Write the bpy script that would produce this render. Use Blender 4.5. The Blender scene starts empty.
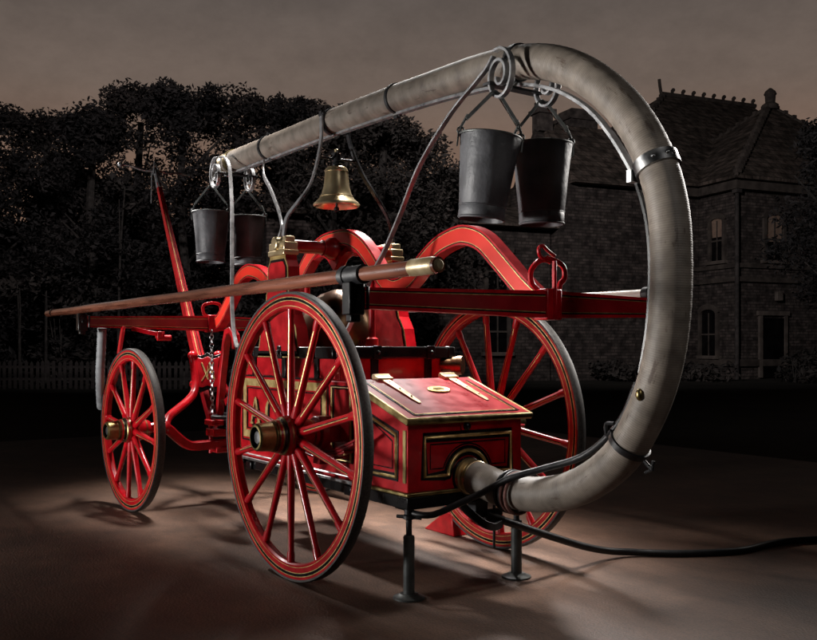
import bpy, math, random
from mathutils import Vector, Matrix
random.seed(7)
PI = math.pi
sc = bpy.context.scene
COL = sc.collection

# ------------------------------------------------------------------ materials
def newmat(name):
    m = bpy.data.materials.new(name); m.use_nodes = True
    nt = m.node_tree
    return m, nt, nt.nodes['Principled BSDF']

def noise_mix(nt, bsdf, c1, c2, scale, detail=6, coord='Object', lo=.35, hi=.65, vec_scale=None, rough=None):
    tc = nt.nodes.new('ShaderNodeTexCoord'); n = nt.nodes.new('ShaderNodeTexNoise')
    n.inputs['Scale'].default_value = scale; n.inputs['Detail'].default_value = detail
    src = tc.outputs[coord]
    if vec_scale:
        mp = nt.nodes.new('ShaderNodeMapping'); mp.inputs['Scale'].default_value = vec_scale
        nt.links.new(src, mp.inputs['Vector']); src = mp.outputs['Vector']
    nt.links.new(src, n.inputs['Vector'])
    r = nt.nodes.new('ShaderNodeValToRGB')
    r.color_ramp.elements[0].position = lo; r.color_ramp.elements[0].color = (*c1, 1)
    r.color_ramp.elements[1].position = hi; r.color_ramp.elements[1].color = (*c2, 1)
    nt.links.new(n.outputs['Fac'], r.inputs['Fac']); nt.links.new(r.outputs['Color'], bsdf.inputs['Base Color'])
    if rough:
        rr = nt.nodes.new('ShaderNodeMapRange'); rr.inputs['To Min'].default_value = rough[0]; rr.inputs['To Max'].default_value = rough[1]
        nt.links.new(n.outputs['Fac'], rr.inputs['Value']); nt.links.new(rr.outputs['Result'], bsdf.inputs['Roughness'])
    return n, src

def bump(nt, bsdf, scale, strength, dist, src=None, detail=5):
    n = nt.nodes.new('ShaderNodeTexNoise'); n.inputs['Scale'].default_value = scale; n.inputs['Detail'].default_value = detail
    if src is None: src = nt.nodes.new('ShaderNodeTexCoord').outputs['Object']
    nt.links.new(src, n.inputs['Vector'])
    b = nt.nodes.new('ShaderNodeBump'); b.inputs['Strength'].default_value = strength; b.inputs['Distance'].default_value = dist
    nt.links.new(n.outputs['Fac'], b.inputs['Height']); nt.links.new(b.outputs['Normal'], bsdf.inputs['Normal'])
    return b

M = {}
def simple(key, c1, c2, scale=9, metal=0, rough=(.3, .45), coat=0, bmp=None, spec=.4, **kw):
    m, nt, b = newmat(key)
    n, src = noise_mix(nt, b, c1, c2, scale, rough=rough, **kw)
    b.inputs['Metallic'].default_value = metal
    b.inputs['Specular IOR Level'].default_value = spec
    if coat: b.inputs['Coat Weight'].default_value = coat; b.inputs['Coat Roughness'].default_value = .12
    if bmp: bump(nt, b, bmp[0], bmp[1], bmp[2])
    M[key] = m
    return m

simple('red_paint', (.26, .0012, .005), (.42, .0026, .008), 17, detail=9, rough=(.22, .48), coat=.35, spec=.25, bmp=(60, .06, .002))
simple('panel_red', (.52, .018, .010), (.60, .026, .013), 6, rough=(.3, .42), coat=.2, spec=.3)
simple('lid_red', (.17, .004, .008), (.28, .014, .018), 14, rough=(.18, .46), coat=0, spec=.22, bmp=(40, .08, .002))
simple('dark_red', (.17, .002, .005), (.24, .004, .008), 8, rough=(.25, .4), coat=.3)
simple('black_paint', (.003, .003, .0035), (.007, .007, .007), 10, rough=(.2, .36), coat=.08, spec=.2)
simple('gold_leaf', (.42, .29, .10), (.66, .50, .22), 30, metal=.75, rough=(.28, .45))
simple('brass', (.52, .40, .22), (.74, .61, .38), 9, metal=.9, rough=(.24, .42), bmp=(70, .05, .002))
simple('old_brass', (.15, .115, .045), (.33, .26, .115), 18, metal=1, rough=(.25, .45), bmp=(50, .1, .003))
simple('copper', (.11, .065, .038), (.22, .13, .07), 6, metal=1, rough=(.2, .38))
simple('steel', (.24, .245, .25), (.46, .46, .46), 25, metal=1, rough=(.22, .40), bmp=(60, .08, .002))
simple('lit_wood', (.30, .25, .22), (.44, .39, .35), 5, rough=(.25, .4), coat=.3, vec_scale=(.6, 9, 9))  # far pole only: its lit look is put into a paler wood colour
simple('bright_steel', (.24, .243, .25), (.44, .44, .45), 22, metal=.55, rough=(.22, .4), bmp=(60, .1, .002))
simple('worn_tip', (.24, .175, .09), (.40, .32, .20), 20, metal=.35, rough=(.3, .5))
simple('dark_iron', (.018, .018, .02), (.05, .05, .052), 18, metal=.6, rough=(.35, .6), bmp=(60, .2, .002))
simple('stand_iron', (.05, .053, .053), (.10, .105, .10), 16, metal=.5, rough=(.4, .6), bmp=(80, .2, .002))
simple('tyre_iron', (.028, .026, .025), (.058, .054, .050), 90, metal=.35, rough=(.42, .66), bmp=(160, .15, .0015))
simple('leather', (.024, .024, .027), (.075, .076, .082), 6, spec=.35, rough=(.42, .64), bmp=(18, .5, .010))
simple('rope_black', (.004, .004, .005), (.010, .010, .011), 30, spec=.3, rough=(.34, .55), bmp=(90, .3, .002))
simple('rope_brown', (.12, .05, .04), (.20, .09, .075), 60, rough=(.6, .8), bmp=(200, .5, .002))
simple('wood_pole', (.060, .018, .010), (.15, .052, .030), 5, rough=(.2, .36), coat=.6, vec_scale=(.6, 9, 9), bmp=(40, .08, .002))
simple('canvas_grey', (.15, .155, .16), (.24, .25, .26), 14, rough=(.5, .7))
# background materials
simple('house_stone', (.05, .042, .042), (.15, .128, .122), 3.4, rough=(.8, .95), detail=9, bmp=(5, .8, .06))
simple('pale_stone', (.11, .092, .084), (.20, .17, .155), 3, rough=(.8, .9))
simple('house_roof', (.06, .048, .042), (.20, .165, .145), 3.2, rough=(.75, .95), detail=9, bmp=(7, .8, .05))
simple('roof_trim', (.06, .05, .047), (.13, .11, .10), 3, rough=(.8, .9))
simple('dark_glass', (.004, .004, .005), (.012, .011, .012), 3, rough=(.08, .2))
simple('blind', (.34, .235, .185), (.46, .33, .26), 4, rough=(.7, .9))
simple('bark', (.03, .028, .028), (.085, .078, .075), 6, rough=(.8, .95), bmp=(12, .6, .03))
simple('picket_wood', (.04, .036, .037), (.11, .098, .098), 4, rough=(.8, .95))
for i, (a, b_) in enumerate((((.016, .016, .018), (.055, .050, .052)), ((.020, .019, .020), (.075, .066, .065)), ((.028, .026, .026), (.10, .088, .084)))):
    simple('leaf%d' % i, a, b_, 1.1, rough=(.6, .85), lo=.4, hi=.7)
simple('grass_dark', (.012, .012, .010), (.03, .028, .024), .6, rough=(.9, 1), bmp=(14, .8, .05))

def coursed(key, base, bw, bh, mortar, dark, jitter, roof=False):
    m = M[base].copy(); m.name = key; nt = m.node_tree; N = nt.nodes; L = nt.links; b = N['Principled BSDF']
    old = b.inputs['Base Color'].links[0].from_socket
    tc = N.new('ShaderNodeTexCoord'); sx = N.new('ShaderNodeSeparateXYZ'); L.new(tc.outputs['Object'], sx.inputs[0])
    ad = N.new('ShaderNodeMath'); ad.operation = 'ADD'; L.new(sx.outputs['X'], ad.inputs[0]); L.new(sx.outputs['Y'], ad.inputs[1])
    cb = N.new('ShaderNodeCombineXYZ'); L.new(ad.outputs[0], cb.inputs[0]); L.new(sx.outputs['Z'], cb.inputs[1])
    br = N.new('ShaderNodeTexBrick'); L.new(cb.outputs[0], br.inputs['Vector']); br.inputs['Scale'].default_value = 1
    br.inputs['Brick Width'].default_value = bw; br.inputs['Row Height'].default_value = bh; br.inputs['Mortar Size'].default_value = mortar
    br.inputs['Color1'].default_value = (1.25, 1.2, 1.2, 1); br.inputs['Color2'].default_value = (jitter, jitter, jitter, 1); br.inputs['Mortar'].default_value = (dark, dark, dark, 1)
    mx = N.new('ShaderNodeMix'); mx.data_type = 'RGBA'; mx.blend_type = 'MULTIPLY'; mx.inputs['Factor'].default_value = 1
    L.new(old, mx.inputs['A']); L.new(br.outputs['Color'], mx.inputs['B']); L.new(mx.outputs['Result'], b.inputs['Base Color'])
    M[key] = m
coursed('coursed_stone', 'house_stone', .30, .11, .016, .45, .50)
coursed('slate_roof', 'house_roof', .34, .22, .02, .45, .6)
# suction hose: ribbed rubberised canvas
def hose_material():
    m, nt, b = newmat('hose_canvas'); N = nt.nodes; L = nt.links
    uv = N.new('ShaderNodeUVMap'); uv.uv_map = 'uv'
    mp = N.new('ShaderNodeMapping'); mp.inputs['Scale'].default_value = (14, 5, 1); L.new(uv.outputs['UV'], mp.inputs['Vector'])
    n = N.new('ShaderNodeTexNoise'); n.inputs['Scale'].default_value = 1.0; n.inputs['Detail'].default_value = 8; L.new(mp.outputs['Vector'], n.inputs['Vector'])
    r = N.new('ShaderNodeValToRGB'); e = r.color_ramp.elements
    e[0].position = .28; e[0].color = (.100, .083, .068, 1); e[1].position = .72; e[1].color = (.230, .194, .160, 1)
    L.new(n.outputs['Fac'], r.inputs['Fac'])
    # dirty scuffs
    n2 = N.new('ShaderNodeTexNoise'); n2.inputs['Scale'].default_value = 4.2; n2.inputs['Detail'].default_value = 5; n2.inputs['Roughness'].default_value = .65
    mp2 = N.new('ShaderNodeMapping'); mp2.inputs['Scale'].default_value = (1.6, 2.6, 1); L.new(uv.outputs['UV'], mp2.inputs['Vector']); L.new(mp2.outputs['Vector'], n2.inputs['Vector'])
    r2 = N.new('ShaderNodeValToRGB'); r2.color_ramp.elements[0].position = .60; r2.color_ramp.elements[1].position = .66
    L.new(n2.outputs['Fac'], r2.inputs['Fac'])
    mx = N.new('ShaderNodeMix'); mx.data_type = 'RGBA'; L.new(r2.outputs['Color'], mx.inputs['Factor'])
    L.new(r.outputs['Color'], mx.inputs['A']); mx.inputs['B'].default_value = (.085, .062, .048, 1)
    # fine woven rings
    w = N.new('ShaderNodeTexWave'); w.wave_type = 'BANDS'; w.bands_direction = 'X'; w.inputs['Scale'].default_value = 38; w.inputs['Distortion'].default_value = 1.2; w.inputs['Detail'].default_value = 3; w.inputs['Detail Scale'].default_value = 2
    L.new(uv.outputs['UV'], w.inputs['Vector'])
    m2 = N.new('ShaderNodeMix'); m2.data_type = 'RGBA'; m2.blend_type = 'MULTIPLY'; m2.inputs['Factor'].default_value = .22
    L.new(mx.outputs['Result'], m2.inputs['A']); L.new(w.outputs['Color'], m2.inputs['B'])
    L.new(m2.outputs['Result'], b.inputs['Base Color'])
    bp = N.new('ShaderNodeBump'); bp.inputs['Strength'].default_value = .22; bp.inputs['Distance'].default_value = .0015
    L.new(w.outputs['Fac'], bp.inputs['Height']); L.new(bp.outputs['Normal'], b.inputs['Normal'])
    b.inputs['Roughness'].default_value = .56; b.inputs['Specular IOR Level'].default_value = .35
    M['hose'] = m
hose_material()

def floor_material():
    m, nt, b = newmat('floor_concrete'); N = nt.nodes; L = nt.links
    tc = N.new('ShaderNodeTexCoord')
    n = N.new('ShaderNodeTexNoise'); n.inputs['Scale'].default_value = .9; n.inputs['Detail'].default_value = 9; n.inputs['Roughness'].default_value = .6
    L.new(tc.outputs['Object'], n.inputs['Vector'])
    r = N.new('ShaderNodeValToRGB'); e = r.color_ramp.elements
    e[0].position = .3; e[0].color = (.080, .041, .025, 1); e[1].position = .72; e[1].color = (.190, .101, .063, 1)
    L.new(n.outputs['Fac'], r.inputs['Fac'])
    n2 = N.new('ShaderNodeTexNoise'); n2.inputs['Scale'].default_value = 22; n2.inputs['Detail'].default_value = 8
    mp = N.new('ShaderNodeMapping'); mp.inputs['Scale'].default_value = (.35, 1.3, 1); mp.inputs['Rotation'].default_value = (0, 0, .3)
    L.new(tc.outputs['Object'], mp.inputs['Vector']); L.new(mp.outputs['Vector'], n2.inputs['Vector'])
    r2 = N.new('ShaderNodeValToRGB'); r2.color_ramp.elements[0].position = .3; r2.color_ramp.elements[0].color = (.72, .72, .72, 1); r2.color_ramp.elements[1].position = .7
    L.new(n2.outputs['Fac'], r2.inputs['Fac'])
    mx = N.new('ShaderNodeMix'); mx.data_type = 'RGBA'; mx.blend_type = 'MULTIPLY'; mx.inputs['Factor'].default_value = .8
    L.new(r.outputs['Color'], mx.inputs['A']); L.new(r2.outputs['Color'], mx.inputs['B'])
    # grit speckle and scuffed patches
    n3 = N.new('ShaderNodeTexNoise'); n3.inputs['Scale'].default_value = 95; n3.inputs['Detail'].default_value = 4; L.new(tc.outputs['Object'], n3.inputs['Vector'])
    r3 = N.new('ShaderNodeValToRGB'); r3.color_ramp.elements[0].position = .34; r3.color_ramp.elements[0].color = (.55, .55, .55, 1); r3.color_ramp.elements[1].position = .62; r3.color_ramp.elements[1].color = (1.15, 1.15, 1.15, 1)
    L.new(n3.outputs['Fac'], r3.inputs['Fac'])
    n4 = N.new('ShaderNodeTexNoise'); n4.inputs['Scale'].default_value = 3.4; n4.inputs['Detail'].default_value = 10; n4.inputs['Roughness'].default_value = .72; L.new(tc.outputs['Object'], n4.inputs['Vector'])
    r4 = N.new('ShaderNodeValToRGB'); r4.color_ramp.elements[0].position = .36; r4.color_ramp.elements[0].color = (.62, .60, .58, 1); r4.color_ramp.elements[1].position = .60; r4.color_ramp.elements[1].color = (1.05, 1.05, 1.05, 1)
    L.new(n4.outputs['Fac'], r4.inputs['Fac'])
    ma = N.new('ShaderNodeMix'); ma.data_type = 'RGBA'; ma.blend_type = 'MULTIPLY'; ma.inputs['Factor'].default_value = .75; L.new(mx.outputs['Result'], ma.inputs['A']); L.new(r3.outputs['Color'], ma.inputs['B'])
    mb_ = N.new('ShaderNodeMix'); mb_.data_type = 'RGBA'; mb_.blend_type = 'MULTIPLY'; mb_.inputs['Factor'].default_value = .9; L.new(ma.outputs['Result'], mb_.inputs['A']); L.new(r4.outputs['Color'], mb_.inputs['B'])
    L.new(mb_.outputs['Result'], b.inputs['Base Color'])
    bp = N.new('ShaderNodeBump'); bp.inputs['Strength'].default_value = .5; bp.inputs['Distance'].default_value = .006
    ad = N.new('ShaderNodeMath'); ad.operation = 'ADD'; L.new(n4.outputs['Fac'], ad.inputs[0]); L.new(n3.outputs['Fac'], ad.inputs[1])
    L.new(ad.outputs['Value'], bp.inputs['Height']); L.new(bp.outputs['Normal'], b.inputs['Normal'])
    b.inputs['Roughness'].default_value = .62
    M['floor'] = m
floor_material()

# ------------------------------------------------------------------ mesh builder
class MB:
    def __init__(self): self.v = []; self.f = []; self.m = []; self.uv = {}
    def _add(self, vs, fs, mi):
        o = len(self.v); self.v += [tuple(p) for p in vs]
        for k, f in enumerate(fs):
            self.f.append(tuple(o + i for i in f)); self.m.append(mi[k] if isinstance(mi, list) else mi)
        return o
    def box(self, c, s, rot=None, mi=0, taper=1):
        hx, hy, hz = (d / 2 for d in s)
        vs = []
        for z in (-1, 1):
            k = 1 if z < 0 else taper
            vs += [Vector((x * hx * k, y * hy * k, z * hz)) for x, y in ((-1, -1), (1, -1), (1, 1), (-1, 1))]
        if rot is not None: vs = [rot @ p for p in vs]
        vs = [p + Vector(c) for p in vs]
        self._add(vs, [(3, 2, 1, 0), (4, 5, 6, 7), (0, 1, 5, 4), (1, 2, 6, 5), (2, 3, 7, 6), (3, 0, 4, 7)], mi)
        return self
    def bar(self, a, b, w, t, up=(0, 0, 1), mi=0):
        a = Vector(a); b = Vector(b)
        self.sweep([a, b], rect(w, t), ref=up, mis=[mi] * 4)
        return self
    def tube(self, path, r, n=12, mi=0, closed=False, uv=False, cap=True):
        P = [Vector(p) for p in path]; K = len(P)
        R = r if isinstance(r, (list, tuple)) else [r] * K
        fr = frames(P, closed)
        vs = []
        for i in range(K):
            t, nn, bb = fr[i]
            for j in range(n):
                a = 2 * PI * j / n
                vs.append(P[i] + (nn * math.cos(a) + bb * math.sin(a)) * R[i])
        fs = []; L = 0; uvs = []
        rng = K if closed else K - 1
        for i in range(rng):
            i2 = (i + 1) % K; L2 = L + (P[i2] - P[i]).length
            for j in range(n):
                j2 = (j + 1) % n
                fs.append((i * n + j, i * n + j2, i2 * n + j2, i2 * n + j))
                uvs.append(((L, j / n), (L, (j + 1) / n), (L2, (j + 1) / n), (L2, j / n)))
            L = L2
        nf = len(self.f)
        if not closed and cap:
            fs.append(tuple(range(n - 1, -1, -1))); fs.append(tuple((K - 1) * n + j for j in range(n)))
        self._add(vs, fs, mi)
        if uv:
            for k, u in enumerate(uvs): self.uv[nf + k] = u
        return self
    def sweep(self, path, section, ref=(0, 1, 0), mis=None, scale=None, closed=False):
        """section: list of (n, b): n along ref x tangent side, b along ref direction; mis: material per section edge"""
        P = [Vector(p) for p in path]; K = len(P); n = len(section); ref0 = Vector(ref).normalized()
        vs = []
        for i in range(K):
            if closed: t = (P[(i + 1) % K] - P[i - 1]).normalized()
            else: t = ((P[min(i + 1, K - 1)] - P[i]).normalized() + (P[i] - P[max(i - 1, 0)]).normalized()).normalized()
            b = (ref0 - t * ref0.dot(t)).normalized(); nn = t.cross(b) * -1
            s = scale[i] if scale else 1
            if not isinstance(s, (tuple, list)): s = (s, s)
            for (p, q) in section: vs.append(P[i] + nn * p * s[0] + b * q * s[1])
        fs = []; mi = []
        for i in range(K if closed else K - 1):
            i2 = (i + 1) % K
            for j in range(n):
                j2 = (j + 1) % n
                fs.append((i * n + j, i * n + j2, i2 * n + j2, i2 * n + j)); mi.append(mis[j] if mis else 0)
        if not closed:
            fs.append(tuple(range(n - 1, -1, -1))); fs.append(tuple((K - 1) * n + j for j in range(n))); mi += [mis[0] if mis else 0] * 2
        self._add(vs, fs, mi)
        return self
    def lathe(self, prof, c=(0, 0, 0), axis='Y', n=48, closed=False, mi=0, squash=1):
        """prof: list of (radius, height[, material of the band that starts here])"""
        vs = []; K = len(prof)
        for p in prof:
            r, h = p[0], p[1]
            for j in range(n):
                a = 2 * PI * j / n; x, y = r * math.cos(a), r * math.sin(a) * squash
                q = {'Y': (x, h, y), 'Z': (x, y, h), 'X': (h, x, y)}[axis]
                vs.append(Vector(q) + Vector(c))
        fs = []; ms = []
        for i in range(K if closed else K - 1):
            i2 = (i + 1) % K
            for j in range(n):
                j2 = (j + 1) % n
                fs.append((i * n + j, i * n + j2, i2 * n + j2, i2 * n + j)); ms.append(prof[i][2] if len(prof[i]) > 2 else mi)
        self._add(vs, fs, ms)
        return self
    def sphere(self, c, r, n=24, mi=0, sz=1):
        K = max(6, n // 2)
        return self.lathe([(max(1e-4, r * math.sin(PI * i / K)), -r * sz * math.cos(PI * i / K)) for i in range(K + 1)], c, 'Z', n, mi=mi)
    def torus(self, c, R, r, axis='Y', n=32, k=10, mi=0):
        return self.lathe([(R + r * math.cos(2 * PI * i / k), r * math.sin(2 * PI * i / k)) for i in range(k)], c, axis, n, closed=True, mi=mi)
    def prism(self, poly, y0, y1, mi=0, plane='XZ', side=None):
        """poly of (a, b) in plane, extruded along the third axis"""
        n = len(poly)
        def q(a, b, t): return {'XZ': (a, t, b), 'YZ': (t, a, b), 'XY': (a, b, t)}[plane]
        vs = [q(a, b, y0) for a, b in poly] + [q(a, b, y1) for a, b in poly]
        fs = [tuple(range(n)), tuple(range(2 * n - 1, n - 1, -1))] + [(i, n + i, n + (i + 1) % n, (i + 1) % n) for i in range(n)]
        ms = [mi, mi] + [mi if side is None else side] * n
        self._add(vs, fs, ms)
        return self
    def build(self, name, mats, parent=None, bevel=0, smooth=True, angle=38, loc=None):
        me = bpy.data.meshes.new(name); me.from_pydata(self.v, [], self.f)
        for m in (mats if isinstance(mats, (list, tuple)) else [mats]): me.materials.append(M[m] if isinstance(m, str) else m)
        me.polygons.foreach_set('material_index', self.m)
        if self.uv:
            ul = me.uv_layers.new(name='uv')
            for p in me.polygons:
                u = self.uv.get(p.index)
                if u:
                    for k, li in enumerate(p.loop_indices): ul.data[li].uv = u[k]
        import bmesh
        bm = bmesh.new(); bm.from_mesh(me)
        bmesh.ops.recalc_face_normals(bm, faces=bm.faces); bm.to_mesh(me); bm.free()
        if smooth:
            me.polygons.foreach_set('use_smooth', [True] * len(me.polygons)); me.set_sharp_from_angle(angle=math.radians(angle))
        me.update()
        o = bpy.data.objects.new(name, me); COL.objects.link(o)
        if parent: o.parent = parent
        if loc: o.location = loc
        if bevel:
            md = o.modifiers.new('edge', 'BEVEL'); md.width = bevel; md.segments = 2; md.limit_method = 'ANGLE'; md.angle_limit = math.radians(40)
        return o

def rect(w, t): return [(-w / 2, -t / 2), (w / 2, -t / 2), (w / 2, t / 2), (-w / 2, t / 2)]

def frames(P, closed=False):
    K = len(P); T = []
    for i in range(K):
        if closed: t = P[(i + 1) % K] - P[i - 1]
        else: t = P[min(i + 1, K - 1)] - P[max(i - 1, 0)]
        T.append(t.normalized())
    up = Vector((0, 0, 1)) if abs(T[0].z) < .9 else Vector((0, 1, 0))
    n = (up - T[0] * up.dot(T[0])).normalized(); out = []
    for i in range(K):
        n = (n - T[i] * n.dot(T[i])).normalized()
        out.append((T[i], n.copy(), T[i].cross(n)))
    return out

def spline(pts, step=.03, closed=False):
    """Catmull-Rom through pts resampled at about step"""
    P = [Vector(p) for p in pts]; K = len(P); out = []
    for i in range(K if closed else K - 1):
        if closed: p0, p1, p2, p3 = P[i - 1], P[i], P[(i + 1) % K], P[(i + 2) % K]
        else: p0, p1, p2, p3 = P[max(i - 1, 0)], P[i], P[i + 1], P[min(i + 2, K - 1)]
        n = max(1, int((p2 - p1).length / step))
        for k in range(n):
            t = k / n
            out.append(.5 * ((2 * p1) + (p2 - p0) * t + (2 * p0 - 5 * p1 + 4 * p2 - p3) * t * t + (3 * p1 - p0 - 3 * p2 + p3) * t ** 3))
    if not closed: out.append(P[-1])
    return out

def tag(o, label=None, cat=None, group=None, kind=None):
    if label: o['label'] = label
    if cat: o['category'] = cat
    if group: o['group'] = group
    if kind: o['kind'] = kind
    return o
def empty(name, loc=(0, 0, 0), rz=0):
    o = bpy.data.objects.new(name, None); COL.objects.link(o); o.location = loc; o.rotation_euler = (0, 0, rz); o.empty_display_size = .1
    return o
def dup(o, parent=None):
    c = o.copy(); COL.objects.link(c); c.parent = parent
    for ch in list(o.children): dup(ch, c)
    return c

# ================================================================== THE FIRE ENGINE
ENG = empty('fire_engine')
tag(ENG, 'old red hand drawn fire engine with brass fittings and four wooden spoked wheels', 'fire engine')
RED, BLK, GLD = 'red_paint', 'black_paint', 'gold_leaf'

# ---------------------------------------------------------------- wheels
def make_wheel(R, nsp, hubk=1.0):
    """axis along Y, outer face towards -Y, origin at the wheel centre"""
    w = .022; ri = R - .084
    g = .0045
    rb = [(R - .013, RED), (R - .024, None)]
    def face(y):
        return [(R - .012, y, 0), (R - .024, y, 1), (R - .0275, y, 2), (R - .040, y, 1), (R - .0435, y, 0), (R - .066, y, 1), (R - .0690, y, 0), (ri + .006, y, 0)]
    out = face(-w); inn = face(w)
    prof = out + [(ri, -w + .010, 0), (ri, w - .010, 0)] + [(inn[k][0], inn[k][1], inn[k - 1][2] if k else 0) for k in range(len(inn) - 1, -1, -1)]
    rim = MB().lathe(prof, n=96, closed=True).build('wheel', [RED, GLD, BLK], None, angle=30)
    wt = w + .002
    MB().lathe([(R - .0125, -wt), (R - .003, -wt - .001), (R, -wt + .006), (R + .001, 0), (R, wt - .006), (R - .003, wt + .001), (R - .0125, wt)], n=96, closed=True).build('tyre', ['tyre_iron'], rim, angle=50)
    k = hubk
    # hub: 0 red 1 gold 2 black
    MB().lathe([(.02, .13 * k, 2), (.06 * k, .13 * k, 0), (.072 * k, .10 * k, 1), (.074 * k, .09 * k, 0), (.09 * k, .045 * k, 0), (.094 * k, .03 * k, 1), (.094 * k, .022 * k, 0), (.094 * k, -.03 * k, 1),
                (.093 * k, -.036 * k, 0), (.090 * k, -.052 * k, 1), (.083 * k, -.058 * k, 2), (.080 * k, -.072 * k, 1), (.079 * k, -.078 * k, 0), (.076 * k, -.088 * k, 1), (.074 * k, -.094 * k, 0), (.02, -.095 * k, 0)],
               n=40).build('hub', [RED, 'old_brass', BLK], rim, angle=30)
    # turned brass cap with a recessed end and steel nut
    MB().lathe([(.02, -.09 * k, 0), (.070 * k, -.092 * k, 0), (.073 * k, -.100 * k, 0), (.071 * k, -.106 * k, 0), (.068 * k, -.110 * k, 0), (.066 * k, -.160 * k, 0), (.064 * k, -.178 * k, 0), (.058 * k, -.186 * k, 0),
                (.049 * k, -.187 * k, 1), (.046 * k, -.166 * k, 1), (.030 * k, -.164 * k, 2), (.028 * k, -.176 * k, 2), (.001, -.178 * k, 2)], n=40).build('hub_cap', ['old_brass', BLK, 'steel'], rim, angle=30)
    # spoke prototype along +Z
    mb = MB(); ring = []
    N = 26
    for i, (r, a, b) in enumerate(((.07 * k, .020, .020), (.10 * k, .0245, .021), (.16 * k, .0205, .020), (R * .55, .0175, .017), (ri - .05, .0165, .015), (ri - .035, .020, .018), (ri + .02, .020, .018))):
        for j in range(N):
            t = 2 * PI * (j + .5) / N - PI / 2
            x = a * math.cos(t); y = b * math.sin(t)
            # narrow flats front and back carry the stripe
            ring.append((x, y, r))
    mi = []; fs = []
    rows = 7
    for i in range(rows - 1):
        for j in range(N):
            j2 = (j + 1) % N
            fs.append((i * N + j, i * N + j2, (i + 1) * N + j2, (i + 1) * N + j))
            stripe = 2 <= i <= 3
            mi.append(2 if stripe and j in (N - 1, N // 2 - 1) else (1 if stripe and j in (0, N // 2) else 0))
    mb._add(ring, fs, mi)
    sp = mb.build('spoke', [RED, GLD, BLK], rim, angle=60)
    for i in range(1, nsp):
        s = sp.copy(); COL.objects.link(s); s.parent = rim; s.rotation_euler = (0, 2 * PI * i / nsp, 0)
    return rim

RW, FW, TR, TF = .679, .543, .65, .717
big = make_wheel(RW, 14); big.parent = ENG; big.location = (0, -TR + .022, RW); big.rotation_euler = (0, 0, math.radians(1.2))
b2 = dup(big, ENG); b2.location = (0, TR - .04, RW); b2.rotation_euler = (0, .11, PI)
small = make_wheel(FW, 12, .92); small.parent = ENG; small.location = (-2.21, -TF + .022, FW); small.rotation_euler = (0, .12, math.radians(2.5))
s2 = dup(small, ENG); s2.location = (-2.21, TF - .033, FW); s2.rotation_euler = (0, .3, PI + math.radians(2.5))

# ---------------------------------------------------------------- axles and running gear
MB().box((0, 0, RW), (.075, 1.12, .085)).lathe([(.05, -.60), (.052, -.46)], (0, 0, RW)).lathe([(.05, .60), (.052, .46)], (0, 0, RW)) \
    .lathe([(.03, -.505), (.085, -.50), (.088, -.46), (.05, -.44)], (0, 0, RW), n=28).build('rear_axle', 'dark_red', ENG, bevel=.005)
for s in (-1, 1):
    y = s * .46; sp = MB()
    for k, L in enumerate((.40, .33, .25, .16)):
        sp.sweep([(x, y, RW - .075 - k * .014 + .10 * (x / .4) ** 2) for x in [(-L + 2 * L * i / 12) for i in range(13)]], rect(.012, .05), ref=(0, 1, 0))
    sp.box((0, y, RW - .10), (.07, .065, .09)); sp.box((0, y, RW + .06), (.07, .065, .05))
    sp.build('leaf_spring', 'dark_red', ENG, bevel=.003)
MB().sweep(spline([(-2.21, -.62, FW), (-2.21, -.54, FW + .008), (-2.21, -.46, FW + .005), (-2.21, -.38, .475), (-2.21, -.29, .412), (-2.21, -.15, .408), (-2.21, 0, .412), (-2.21, .15, .408), (-2.21, .29, .412), (-2.21, .38, .475), (-2.21, .46, FW + .005), (-2.21, .54, FW + .008), (-2.21, .62, FW)], .03), [(-.032, -.022), (-.022, -.032), (.022, -.032), (.032, -.022), (.032, .022), (.022, .032), (-.022, .032), (-.032, .022)], ref=(1, 0, 0)).sphere((-2.21, -.47, FW), .05, 16).sphere((-2.21, .47, FW), .05, 16).build('front_axle', RED, ENG)
ch = MB()
for y in (-.30, .22): ch.box((-.30, y, .415), (1.72, .07, .075))
for x in (-1.1, -.5, .05, .5): ch.box((x, -.04, .40), (.07, .62, .05))
ch.box((-1.2, -.04, .435), (.10, .64, .06)).box((-1.75, 0, .56), (1.1, .10, .07))
ch.build('chassis', BLK, ENG, bevel=.006)
# fifth wheel ring and clamps on the front axle
MB().torus((-2.21, 0, .60), .11, .014, 'Z', 40, 10).box((-2.05, 0, .61), (.34, .07, .04)).build('turntable_ring', 'dark_iron', ENG, bevel=.004)
MB().box((-2.25, -.04, .49), (.15, .17, .055)).box((-2.25, -.04, .56), (.15, .19, .04)).box((-2.22, -.04, .37), (.12, .14, .04)).lathe([(.016, .34), (.016, .62)], (-2.29, -.10, 0), 'Z', 12).lathe([(.016, .34), (.016, .62)], (-2.29, .02, 0), 'Z', 12).build('axle_clamp', RED, ENG, bevel=.006)
MB().sweep(spline([(-2.34, -.02, .47), (-2.31, -.02, .70), (-2.26, -.02, .93), (-2.20, -.02, 1.13), (-2.17, -.02, 1.20), (-2.10, -.02, 1.215), (-2.04, -.02, 1.17), (-2.03, -.02, 1.08)], .04), rect(.045, .05)).build('front_post', RED, ENG, bevel=.005)
MB().sweep(spline([(-1.22, .0, .80), (-1.6, .0, .86), (-1.95, 0, .80), (-2.2, 0, .70)], .05), rect(.05, .07)).build('neck', RED, ENG, bevel=.005)
MB().box((-1.30, -.20, .48), (.22, .10, .03)).tube([(-1.22, -.2, .43), (-1.40, -.2, .43)], .035, 16).build('step_bracket', 'dark_iron', ENG, bevel=.004)

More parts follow.
